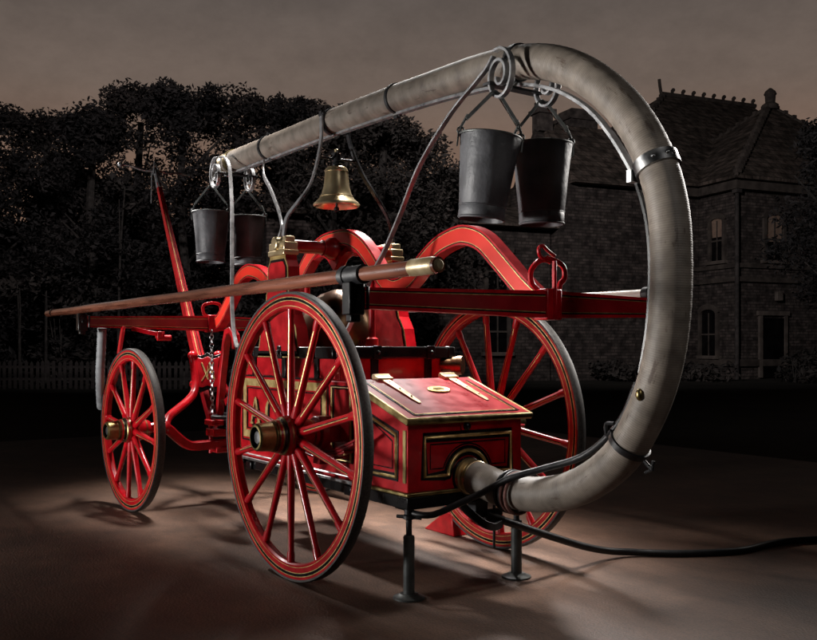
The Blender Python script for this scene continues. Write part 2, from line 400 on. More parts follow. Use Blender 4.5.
# ---------------------------------------------------------------- body
YB0, YB1 = -.38, .30
bd = MB().box((-.485, (YB0 + YB1) / 2, .695), (1.33, YB1 - YB0, .47))
bd.build('body', RED, ENG, bevel=.006)
def strip_frame(mb, pts, w, h, ref, mi=0):
    mb.sweep(pts, rect(w, h), ref=ref, mis=[mi] * 4, closed=True); return mb
fr = MB()   # gold, black lines on the near side of the body
yy = YB0 - .002
def rect_path(x0, x1, z0, z1, y): return [(x0, y, z0), (x0, y, z1), (x1, y, z1), (x1, y, z0)]
def hline(mb, x0, x1, z, w, mi, y=yy): mb.box(((x0 + x1) / 2, y, z), (x1 - x0, .004, w), mi=mi)
def vline(mb, x, z0, z1, w, mi, y=yy): mb.box((x, y, (z0 + z1) / 2), (w, .004, z1 - z0), mi=mi)
for (x0, x1, z0, z1, w) in ((-1.09, -.10, .575, .915, .042),):
    hline(fr, x0, x1, z1 - w / 2, w, 0); hline(fr, x0, x1, z0 + w / 2, w, 0)
    vline(fr, x0 + w / 2, z0 + w, z1 - w, w, 0); vline(fr, x1 - w / 2, z0 + w, z1 - w, w, 0)
    for d, ww in ((-.016, .009), (w + .012, .007)):
        hline(fr, x0 + d, x1 - d, z1 - d, ww, 1); hline(fr, x0 + d, x1 - d, z0 + d, ww, 1)
        vline(fr, x0 + d, z0 + d + ww / 2, z1 - d - ww / 2, ww, 1); vline(fr, x1 - d, z0 + d + ww / 2, z1 - d - ww / 2, ww, 1)
fr.build('body_striping', [GLD, BLK], ENG, smooth=False)
# lettering: A C in gold with a black shade
def letter_strokes(mb, polys, x, z, s, y, mi):
    for p in polys: mb.prism([(x + a * s, z + b * s) for a, b in p], y - .0015, y + .0015, mi=mi)
A_ = [[(.05, .07), (.15, .07), (.42, 1.), (.36, 1.)], [(.36, 1.), (.50, 1.), (.82, .07), (.62, .07)], [(.20, .28), (.62, .28), (.62, .37), (.22, .37)], [(0, 0), (.26, 0), (.26, .075), (0, .075)], [(.52, 0), (.92, 0), (.92, .075), (.52, .075)]]
def arc_poly(cx, cz, rx, rz, a0, a1, w0, w1, n=14):
    o, i_ = [], []
    for k in range(n + 1):
        a = math.radians(a0 + (a1 - a0) * k / n); wk = w0 + (w1 - w0) * abs(math.cos(a)) ** 1.2
        o.append((cx + rx * math.cos(a), cz + rz * math.sin(a))); i_.append((cx + (rx - wk) * math.cos(a), cz + (rz - .085) * math.sin(a)))
    return [[o[k], o[k + 1], i_[k + 1], i_[k]] for k in range(n)]
C_ = arc_poly(.42, .5, .42, .5, 48, 312, .10, .19) + [[(.70, .62), (.76, .62), (.76, 1.0), (.70, .88)]]
lt = MB()
LX, LZ, LS = -.985, .655, .155
letter_strokes(lt, A_, LX + .012, LZ - .010, LS, yy - .001, 1); letter_strokes(lt, C_, LX + .21, LZ - .010, LS, yy - .001, 1)
letter_strokes(lt, A_, LX, LZ, LS, yy - .005, 0); letter_strokes(lt, C_, LX + .198, LZ, LS, yy - .005, 0)
lt.build('lettering', [GLD, BLK], ENG, smooth=False)
# small moulded panel behind the wheel rim
pn = MB(); PX0, PX1, PZ0, PZ1 = -.04, .14, .55, .90
prof_m = [(-.016, 0), (-.010, .010), (.010, .010), (.016, 0)]
def moulding(mb, pts, ref, k=1):
    """black fillet with a gilt half-round along a closed path"""
    mb.sweep(pts, [(-.024 * k, .002), (.024 * k, .002), (.024 * k, -.003), (-.024 * k, -.003)], ref=ref, mis=[1] * 4, closed=True)
    mb.sweep(pts, [(-.009 * k, 0), (-.007 * k, .008 * k), (0, .012 * k), (.007 * k, .008 * k), (.009 * k, 0)], ref=ref, mis=[0] * 5, closed=True)
moulding(pn, rect_path(PX0, PX1, PZ0, PZ1, YB0 - .001), (0, -1, 0), .8)
pn.build('side_moulding', [GLD, BLK], ENG)
# base trim round the body
MB().box((-.485, YB0 - .006, .452), (1.36, .022, .016)).box((-.485, YB0 - .004, .478), (1.34, .012, .008)).box((-1.156, -.04, .452), (.02, .66, .016)).build('base_trim', 'steel', ENG, bevel=.004)

# ---------------------------------------------------------------- tub
TX0, TX1, TY = -1.20, -.07, .35
tb = MB()
tb.box((-.635, -TY + .015, .985), (TX1 - TX0, .03, .12)).box((-.635, TY - .015, .985), (TX1 - TX0, .03, .12))
tb.box((TX1 - .015, 0, .985), (.03, 2 * TY - .06, .12)).box((TX0 + .015, 0, .985), (.03, 2 * TY - .06, .12))
tb.build('tub', RED, ENG, bevel=.004)
MB().box((-.635, 0, .94), (1.06, .62, .02)).build('tub_deck', BLK, ENG)
rm = MB(); zr = 1.068
rm.box((-.635, -TY - .004, zr), (TX1 - TX0 + .06, .05, .062)).box((-.635, TY + .004, zr), (TX1 - TX0 + .06, .05, .062))
rm.box((TX1 + .004, 0, zr), (.05, 2 * TY - .042, .062)).box((TX0 - .004, 0, zr), (.05, 2 * TY - .042, .062))
rm.build('tub_rim', BLK, ENG, bevel=.008)
for y in (-.12, .215): MB().box((TX1 + .004, y, .985), (.012, .045, .11)).box((TX1 + .032, y, 1.068), (.010, .05, .07)).sphere((TX1 + .040, y, 1.068), .012, 10).build('tub_strap', BLK, ENG, bevel=.003)
for x in (-1.0, -.62, -.25): MB().box((x, -TY - .004, .985), (.045, .012, .11)).box((x, -TY - .032, 1.068), (.05, .010, .07)).sphere((x, -TY - .040, 1.068), .012, 10).build('tub_strap', BLK, ENG, bevel=.003)
# outlet nozzle at the far rear corner
dv = Vector((.80, .6, -.02)).normalized(); p0 = Vector((-.075, .315, 1.00))
nz = MB(); path = [p0 + dv * t for t in (0, .03, .06, .062, .085, .088, .115, .116, .10, .05)]
nz.tube(path, [.038, .036, .036, .048, .048, .052, .052, .042, .040, .036], 24, cap=False)
nz.build('outlet_nozzle', 'copper', ENG, angle=30)

# ---------------------------------------------------------------- pump: air chamber, posts, rods
MB().lathe([(.001, 1.425), (.03, 1.42), (.10, 1.395), (.165, 1.34), (.20, 1.26), (.207, 1.20), (.20, 1.12), (.17, 1.03), (.16, .95)], (-.65, 0, 0), 'Z', 48).torus((-.65, 0, 1.0), .172, .018, 'Z', 40, 8).build('air_chamber', 'copper', ENG)
for x in (-.28, -1.02):
    MB().lathe([(.11, .95), (.11, 1.07), (.125, 1.07), (.125, 1.09), (.03, 1.10), (.03, 1.12)], (x, 0, 0), 'Z', 32).build('pump_cylinder', 'old_brass', ENG, angle=30)
    MB().tube([(x, 0, 1.10), (x, 0, 1.46)], .018, 14).lathe([(.018, 1.10), (.034, 1.10), (.034, 1.14), (.018, 1.15)], (x, 0, 0), 'Z', 18).build('pump_rod', RED, ENG)
for s in (-1, 1):
    prof_half = [(1.04, .255), (1.12, .235), (1.20, .215), (1.27, .165), (1.33, .150), (1.385, .145), (1.42, .118), (1.45, .112), (1.48, .128), (1.53, .125), (1.57, .098), (1.595, .092)]
    def poly(k, z0, z1): return [(-.65 - w * k[0] + k[1], max(z0, min(z1, z))) for z, w in prof_half] + [(-.65 + w * k[0] - k[1], max(z0, min(z1, z))) for z, w in reversed(prof_half)]
    y = s * .345; t = .034
    pm = MB(); pm.prism(poly((1, 0), 1.04, 1.595), y - t, y + t, mi=1, side=0)
    for sg in (-1, 1):
        yo = y + sg * t
        pm.prism(poly((1, .014), 1.06, 1.575), min(yo, yo + sg * .003), max(yo, yo + sg * .003), mi=2)
        pm.prism(poly((1, .024), 1.075, 1.56), min(yo, yo + sg * .006), max(yo, yo + sg * .006), mi=0)
        pm.sphere((-.65, yo + sg * .008, 1.43), .010, 10, mi=1)
    po = pm.build('pivot_post', [RED, GLD, BLK], ENG, smooth=False)
    MB().box((-.65, y, 1.61), (.20, .092, .03)).box((-.65, y, 1.645), (.19, .085, .045)).lathe([(.001, y - .06), (.035, y - .058), (.038, y - .05), (.038, y + .05), (.02, y + .056)], (-.65, 0, 1.662), 'Y', 24).box((-.585, y, 1.675), (.04, .06, .05)).box((-.715, y, 1.675), (.04, .06, .05)).build('bearing_cap', 'brass', po, bevel=.006)
MB().lathe([(.036, -.30), (.036, -.10), (.042, -.085), (.06, -.06), (.066, -.03), (.066, .03), (.06, .06), (.042, .085), (.036, .10), (.036, .30)], (-.65, 0, 1.655), 'Y', 28).torus((-.65, -.10, 1.655), .040, .006, 'Y', 28, 8).build('pivot_shaft', RED, ENG)

# ---------------------------------------------------------------- rocking lever with arches, one long wave along the engine
half = [(0, 1.712), (.14, 1.705), (.27, 1.655), (.38, 1.57), (.48, 1.47), (.57, 1.412), (.66, 1.405), (.76, 1.44), (.88, 1.52), (1.0, 1.582), (1.13, 1.612), (1.22, 1.610), (1.33, 1.57), (1.45, 1.475), (1.58, 1.365), (1.67, 1.30), (1.73, 1.275)]
pts = [(-.65 - x, 0, z - .005) for x, z in reversed(half[1:])] + [(-.65 + x, 0, z) for x, z in half]
H2, T2 = .046, .03
def strip_section(h, t):
    lv = [(-h, 0), (-h * .80, 2), (-h * .70, 3), (-h * .64, 1), (h * .64, 3), (h * .70, 2), (h * .80, 0), (h, None)]
    sec = []; ms = []
    for p, mm in lv[:-1]: sec.append((p, -t)); ms.append(mm)
    sec.append((h, -t)); ms.append(0)
    for i in range(len(lv) - 1, 0, -1): sec.append((lv[i][0], t)); ms.append(lv[i - 1][1])
    sec.append((-h, t)); ms.append(0)
    return sec, ms
sec, ms = strip_section(H2, T2)
lvr = MB().sweep(spline(pts, .025), sec, ref=(0, 1, 0), mis=ms).build('rocking_lever', [RED, 'panel_red', BLK, GLD], ENG, angle=50)
# cusped web in the middle arch
wb = MB()
for s in (-1, 1):
    wb.sweep(spline([(-.65 + s * .012, 0, 1.555), (-.65 + s * .07, 0, 1.61), (-.65 + s * .15, 0, 1.64), (-.65 + s * .25, 0, 1.625)], .02), rect(.035, .05), ref=(0, 1, 0))
wb.prism([(-.73, 1.60), (-.69, 1.70), (-.61, 1.70), (-.57, 1.60), (-.65, 1.525)], -.028, .028)
wb.build('lever_web', RED, lvr, bevel=.004)

# cross bars (brakes) at both ends
def crossbar(x, z, flip):
    pth = []; scl = []
    for i in range(-12, 13):
        y = i / 12 * (.905 if i < 0 else .86); pth.append((x, y, z)); k = 1 - abs(i) / 12 * .34; scl.append((k, 1))
    h = .056; t = .032
    lv = [(-h, 0), (-h * .74, 2), (-h * .62, 3), (-h * .56, 1), (h * .56, 3), (h * .62, 2), (h * .74, 0), (h, None)]
    sec = []; ms_ = []
    for p, mm in lv[:-1]: sec.append((p, -t)); ms_.append(mm)
    sec.append((h, -t)); ms_.append(0)
    for i in range(len(lv) - 1, 0, -1): sec.append((lv[i][0], t)); ms_.append(lv[i - 1][1])
    sec.append((-h, t)); ms_.append(0)
    b = MB().sweep(pth, sec, ref=(1, 0, 0), mis=ms_, scale=scl).build('crossbar', [RED, 'dark_red', BLK, GLD], ENG, angle=30)
    MB().box((x, 0, z), (.082, .085, .128)).build('socket', RED, b, bevel=.006)
    # end clamps that carry the poles
    for s in (-1, 1):
        yc = -.935 if s < 0 else .825
        c = MB().box((x, yc, z - .003), (.058, .062, .118)).box((x, yc, z - .072), (.04, .04, .03)).box((x, yc - s * .04, z), (.078, .012, .085))
        c.sphere((x + .03, yc, z), .012, 12)
        c.build('pole_clamp', BLK, b, bevel=.005)
    return b
rear_bar = crossbar(1.087, 1.272, 1)
front_bar = crossbar(-2.52, 1.268, -1)
# bent strap loop on the rear bar
lp = MB()
for k in (-.010, .010):
    pass
lp.sweep(spline([(1.06, -.02, 1.325), (1.05, -.055, 1.36), (1.05, -.06, 1.41), (1.06, -.03, 1.45), (1.07, .005, 1.46), (1.075, .03, 1.45)], .01), rect(.022, .012), ref=(1, 0, 0))
lp.sweep(spline([(1.08, .0, 1.465), (1.08, .05, 1.455), (1.09, .085, 1.43), (1.09, .09, 1.385), (1.09, .065, 1.36), (1.09, .06, 1.325)], .01), rect(.022, .012), ref=(1, 0, 0))
lp.tube(spline([(1.07, .0, 1.455), (1.07, -.03, 1.475), (1.07, -.035, 1.505), (1.07, -.01, 1.515), (1.07, .012, 1.50), (1.075, .05, 1.475)], .008), .008, 10)
lp.bar((1.125, 0, 1.21), (1.125, 0, 1.45), .016, .014, up=(0, 1, 0))
lp.build('lever_hook', RED, rear_bar, bevel=.002)
lp = MB()
lp.sweep(spline([(-2.50, -.02, 1.315), (-2.50, -.07, 1.34), (-2.50, -.07, 1.40), (-2.50, 0, 1.42), (-2.50, .06, 1.40), (-2.50, .06, 1.33)], .012), rect(.022, .012), ref=(1, 0, 0))
lp.build('lever_hook', RED, front_bar, bevel=.002)
# stay and bracket below the front bar
MB().bar((-2.50, -.66, 1.235), (-2.46, -.70, 1.05), .05, .02, up=(0, 1, 0)).build('bar_stay', RED, front_bar, bevel=.003)
MB().sweep([(-2.50, -.60, 1.225), (-2.45, -.48, 1.195), (-2.42, -.40, 1.180)], rect(.03, .03), ref=(0, 0, 1)).box((-2.44, -.42, 1.18), (.06, .05, .05)).tube([(-2.44, -.44, 1.16), (-2.44, -.34, 1.16)], .022, 12).build('bar_bracket', RED, front_bar, bevel=.003)

# chain hanging at the front
cn = MB(); z = 1.20; i = 0
while z > .53:
    L = .021
    pth = [Vector((0, math.cos(a) * .013, math.sin(a) * L)) if i % 2 else Vector((math.cos(a) * .011, 0, math.sin(a) * L)) for a in [2 * PI * k / 12 for k in range(12)]]
    cn.tube([p + Vector((-2.455 + .012 * math.sin(z * 3), -.025, z)) for p in pth], .0042, 6, closed=True); z -= .032; i += 1
cn.build('chain', 'steel', ENG)

# ---------------------------------------------------------------- tongue folded upright at the front, with fork and grip
tg = empty('tongue'); tg.parent = ENG
tp0, tp1 = Vector((-2.68, 0, .84)), Vector((-3.70, 0, 2.48))
dirt = (tp1 - tp0).normalized()
tn = MB()
secT = [(-.05, -.042), (-.05, .042), (.05, .042), (.05, .006), (.035, .006), (.035, -.006), (.05, -.006), (.05, -.042)]
tn.sweep([tp0 + (tp1 - tp0) * (k / 8) for k in range(9)], [(-.05, -.045), (.05, -.045), (.05, -.020), (.05, -.012), (.05, .012), (.05, .020), (.05, .045), (-.05, .045), (-.05, .020), (-.05, .012), (-.05, -.012), (-.05, -.020)],
         ref=(0, 1, 0), mis=[0, 0, 1, 0, 2, 0, 0, 0, 1, 0, 2, 0], scale=[.88 - .062 * k for k in range(9)])
shaft = tn.build('shaft', [RED, GLD, BLK], tg, bevel=.003)
MB().tube([tp1 - dirt * .05, tp1 + dirt * .17], [.024, .016], 14).tube([tp1 + dirt * .10 + Vector((0, -.02, 0)), tp1 + dirt * .20 + Vector((0, 0, .03)), tp1 + dirt * .10 + Vector((0, .03, 0))], .012, 8).build('ferrule', 'bright_steel', tg)
hc = tp1 + dirt * .14
MB().tube(spline([hc + Vector((0, -.30, .02)), hc + Vector((0, -.22, .02)), hc + Vector((0, -.1, -.005)), hc, hc + Vector((0, .1, -.005)), hc + Vector((0, .22, .0)), hc + Vector((0, .30, -.01))], .02), .0105, 12).sphere(hc + Vector((0, -.30, .02)), .022, 14).sphere(hc + Vector((0, .30, -.01)), .022, 14) \
    .tube([hc + Vector((0, -.03, 0)), hc + Vector((.0, -.035, -.28))], .006, 8).build('grip', 'bright_steel', tg)
# shield plate
sh = MB()
def shield(k): return [(-.115 * k, .15 * k), (-.05 * k, .125 * k), (0, .15 * k), (.05 * k, .125 * k), (.115 * k, .15 * k), (.095 * k, .06 * k), (.105 * k, -.06 * k), (.13 * k, -.13 * k), (.05 * k, -.15 * k), (0, -.13 * k), (-.05 * k, -.15 * k), (-.13 * k, -.13 * k), (-.105 * k, -.06 * k), (-.095 * k, .06 * k)]
sh.prism(shield(1), -.0, .035, mi=0, plane='YZ'); sh.prism(shield(.80), .035, .040, mi=1, plane='YZ')
for a, b, w in (((-.045, .07), (.005, -.06), .012), ((.045, .07), (-.045, -.07), .010), ((.01, .07), (.05, -.06), .012), ((.0, .045), (.0, -.05), .006)):
    d = Vector((0, b[0] - a[0], b[1] - a[1])); sh.bar((.042, *a), (.042, *b), w, .006, up=(1, 0, 0), mi=2)
so = sh.build('shield_plate', [BLK, RED, GLD], tg, bevel=.003)
so.location = (-2.60, .0, .90); so.rotation_euler = (0, math.radians(-16), math.radians(-20))
for sg in (-1, 1):
    MB().tube(spline([(-2.64, sg * .10, 1.02), (-2.62, sg * .095, .93), (-2.59, sg * .10, .84), (-2.54, sg * .13, .76), (-2.47, sg * .21, .70), (-2.38, sg * .325, .645), (-2.28, sg * .42, .60), (-2.22, sg * .455, .55)], .03), .030, 14).sphere((-2.64, sg * .10, 1.03), .038, 14).sphere((-2.60, sg * .105, .82), .036, 14).build('fork', RED, tg)
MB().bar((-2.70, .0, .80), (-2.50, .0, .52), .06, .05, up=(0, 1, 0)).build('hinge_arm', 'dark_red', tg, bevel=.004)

# ---------------------------------------------------------------- rear tool box
BX0, BX1, Y0, Y1 = .185, .62, -.382, .266
ZF, ZB, ZL = .775, .915, .462
bxm = MB().prism([(BX0, ZL), (BX1, ZL), (BX1, ZF), (BX0, ZB)], Y0, Y1)
bxo = bxm.build('rear_box', RED, ENG, bevel=.005)
# sloping lid with gilt edge
sl = math.atan2(ZB - ZF, BX1 - BX0); ca, sa = math.cos(sl), math.sin(sl)
def lidp(a, y, h): return Vector((BX0 + a * ca + h * sa, y, ZB - a * sa + h * ca))   # a down the slope, h above it
LL = (BX1 - BX0) / ca + .03
RL = Matrix.Rotation(sl, 3, 'Y')
lid = MB().box(lidp(LL / 2 - .005, (Y0 + Y1) / 2, .014), (LL + .01, Y1 - Y0 + .05, .026), RL)
lido = lid.build('lid', 'lid_red', bxo, bevel=.006)
ed = MB()
for y in (Y0 - .026, Y1 + .026): ed.sweep([lidp(-.01, y, .013), lidp(LL + .004, y, .013)], rect(.030, .014), ref=(0, 1, 0))
ed.sweep([lidp(LL + .004, Y0 - .032, .013), lidp(LL + .004, Y1 + .032, .013)], [(-.017, -.008), (-.017, .004), (-.005, .011), (.008, .009), (.015, .002), (.015, -.008)], ref=(ca, 0, -sa))
ed.build('edge_moulding', 'old_brass', lido, bevel=.003)
ln = MB()
def lidline(mb, a0, y0, a1, y1, w, mi, h=.0285):
    mb.sweep([lidp(a0, y0, h), lidp(a1, y1, h)], rect(w, .003), ref=(sa, 0, ca), mis=[mi] * 4)
for inset, w, mi in ((.038, .009, 0), (.050, .0035, 1)):
    ya, yb, a0, a1 = Y0 - .01 + inset, Y1 + .01 - inset, .035 + inset - .03, LL - inset + .01
    lidline(ln, a0, ya, a1, ya, w, mi); lidline(ln, a0, yb, a1, yb, w, mi); lidline(ln, a1, ya + w / 2 + .0005, a1, yb - w / 2 - .0005, w, mi)
ln.build('lid_striping', [BLK, GLD], lido, smooth=False)
for y in (-.235, .16):
    hs = MB()
    hs.sweep([lidp(.02, y, .031), lidp(.14, y, .031), lidp(.30, y, .031), lidp(.325, y, .031)], rect(.046, .010), ref=(sa, 0, ca), scale=[1, .8, .56, .3])
    hs.box(lidp(.0, y, .034), (.045, .085, .018), RL).tube([lidp(-.022, y - .045, .034), lidp(-.022, y + .045, .034)], .013, 12)
    for a in (.06, .15, .25): hs.sphere(lidp(a, y, .036), .005, 8)
    hs.build('hinge_strap', 'brass', lido, bevel=.002)
pl = MB(); cpl = lidp(.165, -.02, .031)
pl.lathe([(.001, .003), (.052, .003), (.058, .004), (.062, .002), (.064, -.002)], (0, 0, 0), 'Z', 40, squash=.62)
plo = pl.build('name_plate', GLD, lido, angle=30); plo.location = cpl; plo.rotation_euler = (RL @ Matrix.Rotation(PI / 2, 3, 'Z')).to_euler()
# lettered rows reduced to engraved bars are unreadable in the photo: a raised rim and two dark lines
e2 = MB()
for k, (w, yy2) in enumerate(((.05, .012), (.07, 0), (.05, -.012))):
    for j in range(int(w / .006)): e2.box((-w / 2 + j * .006 + .003, yy2, .0045), (.0035, .006, .002))
e2o = e2.build('engraving', 'old_brass', plo, smooth=False)

# lid latch on the rear face
MB().box((BX1 + .006, -.075, .742), (.014, .045, .038), mi=1).sphere((BX1 + .014, -.07, .742), .020, 16).build('latch', [BLK, RED], bxo, bevel=.003)
# rear face moulding with an arch over the coupling
def rear_path(zt, zb, ya, yb, R, cy=-.055, cz=.52):
    p = [(ya, zb), (ya, zt), (yb, zt), (yb, zb)]
    dz = zb - cz; h = math.sqrt(max(1e-6, R * R - dz * dz)); a0 = math.atan2(dz, h)
    p += [(cy + h + .018, zb)]
    for k in range(17):
        a = a0 + (PI - 2 * a0) * k / 16; p.append((cy + R * math.cos(a), cz + R * math.sin(a)))
    p += [(cy - h - .018, zb)]
    return [(BX1 + .001, y, z) for y, z in p]
rmz = MB(); moulding(rmz, rear_path(.700, .528, -.295, .196, .112), (1, 0, 0), .95)
pp = rear_path(.668, .560, -.263, .164, .142)
rmz.sweep(pp, rect(.006, .003), ref=(1, 0, 0), mis=[1] * 4, closed=True)
rmz.build('rear_moulding', [GLD, BLK], bxo, angle=60)
# near side panel of the box
sm = MB(); ys = Y0 - .001
def side(k): return [(.245 + k, ys, .525 + k), (.245 + k, ys, .80 - k * .6), (.535 - k, ys, .712 - k * .9), (.535 - k, ys, .525 + k)]
moulding(sm, side(0), (0, -1, 0), .9)
sm.sweep(side(.035), rect(.006, .003), ref=(0, 1, 0), mis=[1] * 4, closed=True)
sm.box((.598, ys - .001, .62), (.022, .005, .23), mi=2)
sm.build('box_side_moulding', [GLD, BLK, 'old_brass'], bxo, angle=60)
# far side gets the same moulding
sm = MB()
moulding(sm, [(x, Y1 + .001, z) for x, _, z in side(0)], (0, 1, 0), .9)
sm.build('box_side_moulding', [GLD, BLK], bxo, angle=60)
MB().box((.41, Y0 - .008, .458), (.47, .024, .018)).box((BX1 + .008, (Y0 + Y1) / 2, .458), (.024, Y1 - Y0 + .04, .018)).build('box_base_trim', 'old_brass', bxo, bevel=.005)
MB().box((.40, -.04, .42), (.46, .70, .055)).build('sill', BLK, bxo, bevel=.005)
# suction inlet flange
MB().lathe([(.02, BX1, 0), (.088, BX1, 0), (.088, BX1 + .010, 0), (.083, BX1 + .014, 1), (.080, BX1 + .03, 1), (.062, BX1 + .032, 1), (.060, BX1 + .042, 1), (.070, BX1 + .044, 1), (.072, BX1 + .060, 1), (.060, BX1 + .064, 1)], (0, -.055, .515), 'X', 48).build('suction_inlet', [BLK, 'brass'], bxo, angle=30)
# drain lever and iron bracket under the box
ub = MB()
ub.sweep(spline([(.60, -.09, .40), (.66, -.08, .36), (.70, -.03, .31), (.69, .04, .285), (.67, .10, .29)], .015), rect(.035, .018), ref=(1, 0, 0))
ub.box((.60, .02, .36), (.06, .07, .07)).box((.62, .06, .335), (.03, .16, .03)).tube([(.62, .10, .37), (.62, .10, .17)], .007, 8)
ub.build('drain_lever', 'dark_iron', ENG, bevel=.003)

# ---------------------------------------------------------------- hose carrier: flat rod, supports and scroll hooks
MB().sweep(spline([(-2.25, 0, 2.322), (-1.5, 0, 2.318), (-.6, 0, 2.312), (0, 0, 2.296), (.45, 0, 2.275), (.78, 0, 2.243), (.977, 0, 2.205), (1.158, 0, 2.135), (1.325, 0, 2.025), (1.455, 0, 1.883), (1.555, 0, 1.734)], .04), rect(.015, .034), ref=(0, 1, 0)).build('carrier_rail', 'bright_steel', ENG, bevel=.002)
MB().sweep(spline([(1.557, 0, 1.730), (1.612, 0, 1.58), (1.634, 0, 1.40), (1.622, 0, 1.18), (1.585, 0, 1.0)], .04), rect(.015, .030), ref=(0, 1, 0)).build('rail_end', BLK, ENG, bevel=.002)
def scroll(c, s, y):
    """spiral hook in the XZ plane: over the top, down and curled in"""
    out = []
    for k in range(50):
        t = k / 49; a = math.radians(110 - 640 * t); r = .085 * (1 - t) ** .8 + .016
        out.append(Vector((c[0] + s * r * math.cos(a) * .9, y, c[2] + r * math.sin(a) * 1.15)))
    return out
def carrier(path, c, y, s, name, w=.024, tk=.011, mat='bright_steel'):
    mb = MB().sweep(spline(path, .03), rect(tk, w), ref=(.15, .35 * (1 if y < 0 else -1), .25) if False else (0, 1, 0))
    if c: mb.sweep(scroll(c, s, y), rect(.012, .026), ref=(0, 1, 0))
    return mb.build(name, mat, ENG, bevel=.002)
rear_sup = [(.895, .13, 2.325), (.86, .135, 2.285), (.801, .14, 2.246), (.627, .16, 2.129), (.438, .19, 1.934), (.317, .22, 1.716), (.234, .25, 1.557), (.165, .28, 1.442), (.104, .31, 1.30), (.0, .34, 1.14), (-.05, .35, 1.04)]
front_sup = [(-2.06, .13, 2.405), (-1.97, .13, 2.39), (-1.89, .132, 2.32), (-1.84, .14, 2.181), (-1.75, .17, 1.98), (-1.684, .2, 1.794), (-1.60, .235, 1.60), (-1.522, .27, 1.393), (-1.40, .31, 1.19), (-1.28, .335, 1.08), (-1.20, .345, 1.02)]
for s in (-1, 1):
    carrier([(x, s * y, z) for x, y, z in (rear_sup if s < 0 else rear_sup[:2])], (.935, 0, 2.235), s * .13, 1, 'carrier_stay')
    carrier([(x, s * y, z) for x, y, z in (front_sup if s < 0 else front_sup[:2])], (-2.13, 0, 2.30), s * .13, -1, 'carrier_stay')
    mb = MB()
    mb.sweep(spline([(-.62, s * .36, 1.69), (-.62, s * .34, 1.80), (-.60, s * .29, 1.88), (-.60, s * .215, 1.98), (-.63, s * .16, 2.08), (-.66, s * .115, 2.20), (-.68, s * .09, 2.30), (-.69, s * .085, 2.42)], .03), rect(.03, .012), ref=(0, 1, .2))
    if s < 0: mb.sweep(spline([(-.68, s * .36, 1.69), (-.70, s * .33, 1.76), (-.80, s * .29, 1.84), (-.95, s * .24, 1.93), (-1.159, s * .18, 2.06), (-1.35, s * .13, 2.17), (-1.52, s * .05, 2.30)], .03), rect(.03, .012), ref=(0, 1, .2))
    mb.build('carrier_fork', 'bright_steel' if s < 0 else 'dark_iron', ENG, bevel=.002)  # far fork's shade is put into its colour by using dark iron
# cross straps that tie the hooks to the rail
for mb in (MB().box((.87, 0, 2.213), (.05, .30, .012)), MB().box((-2.07, 0, 2.30), (.05, .30, .012)), MB().tube([(-.665, -.13, 2.17), (-.665, .13, 2.17)], .008, 10)): mb.build('carrier_tie', 'dark_iron', ENG, bevel=.002)

# ================================================================== SUCTION HOSE
HS = empty('suction_hose'); tag(HS, 'thick grey ribbed suction hose arching over the red fire engine from front to rear inlet', 'hose')
hp = [(.675, -.055, .513), (.74, -.05, .503), (.88, -.035, .478), (1.099, -.01, .492), (1.298, 0, .558), (1.481, 0, .682), (1.602, 0, .848), (1.675, 0, 1.015), (1.712, 0, 1.194), (1.722, 0, 1.407), (1.705, 0, 1.600), (1.645, 0, 1.780), (1.53, 0, 1.962), (1.378, 0, 2.11), (1.215, 0, 2.217), (1.039, 0, 2.288), (.848, 0, 2.327), (.62, 0, 2.350), (.30, 0, 2.362), (-.1, 0, 2.376), (-.6, 0, 2.388), (-1.114, 0, 2.392), (-1.686, 0, 2.398), (-2.20, 0, 2.405)]
hpath = spline(hp, .0085)
rad = []; L = 0
for i, p in enumerate(hpath):
    if i: L += (p - hpath[i - 1]).length
    base = .0735 + .0030 * max(0, 1 - L / .25)
    a = (.0002 if L < 1.3 or L > 3.2 else .0006) * (.4 + .6 * math.sin(L * 5.3) ** 2)
    rad.append(base + a * math.sin(2 * PI * L / .036) + random.uniform(-.0002, .0002))
rad[0] = .072; rad[1] = .0755
MB().tube(hpath, rad, 40, uv=True).build('tube', ['hose'], HS, angle=180)
def ring_at(k, r, w, name, mat, extra=None, bev=.002):
    p = hpath[k]; t = (hpath[min(k + 1, len(hpath) - 1)] - hpath[k - 1]).normalized()
    mb = MB().tube([p - t * w / 2, p - t * (w / 2 - .002), p + t * (w / 2 - .002), p + t * w / 2], [.074, r, r, .074], 40, cap=False)
    if extra: extra(mb, p, t)
    return mb.build(name, mat, HS, angle=35)
def nearest(x, z): return min(range(len(hpath)), key=lambda i: (hpath[i].x - x) ** 2 + (hpath[i].z - z) ** 2)
MB().lathe([(.060, .672), (.074, .674), (.076, .69), (.070, .695)], (0, -.055, .515), 'X', 40).build('coupling', 'brass', HS, angle=30)
ring_at(nearest(-2.12, 2.4), .0795, .05, 'brass_ferrule', 'old_brass')
MB().tube([(-2.20, 0, 2.405), (-2.25, 0, 2.406), (-2.255, 0, 2.406), (-2.30, 0, 2.407)], [.07, .072, .05, .045], 32).build('end_cap', 'brass', HS, angle=30)
def lug(y, dz, s=.03):
    def f(mb, p, t):
        n = Vector((0, 1, 0)); u = t.cross(n)
        mb.box(p + n * y + u * dz, (s, s * .8, s)); mb.tube([p + n * y * 1.0 + u * dz - t * .03, p + n * y + u * dz + t * .03], .008, 8)
    return f
ring_at(nearest(-1.55, 2.4), .0805, .028, 'clamp_band', 'dark_iron', lug(-.0, -.085))
ring_at(nearest(-.69, 2.39), .081, .035, 'clamp_band', 'dark_iron', lug(-.08, -.035))
ring_at(nearest(-.03, 2.37), .0805, .024, 'clamp_band', 'dark_iron', lug(-.0, .088))
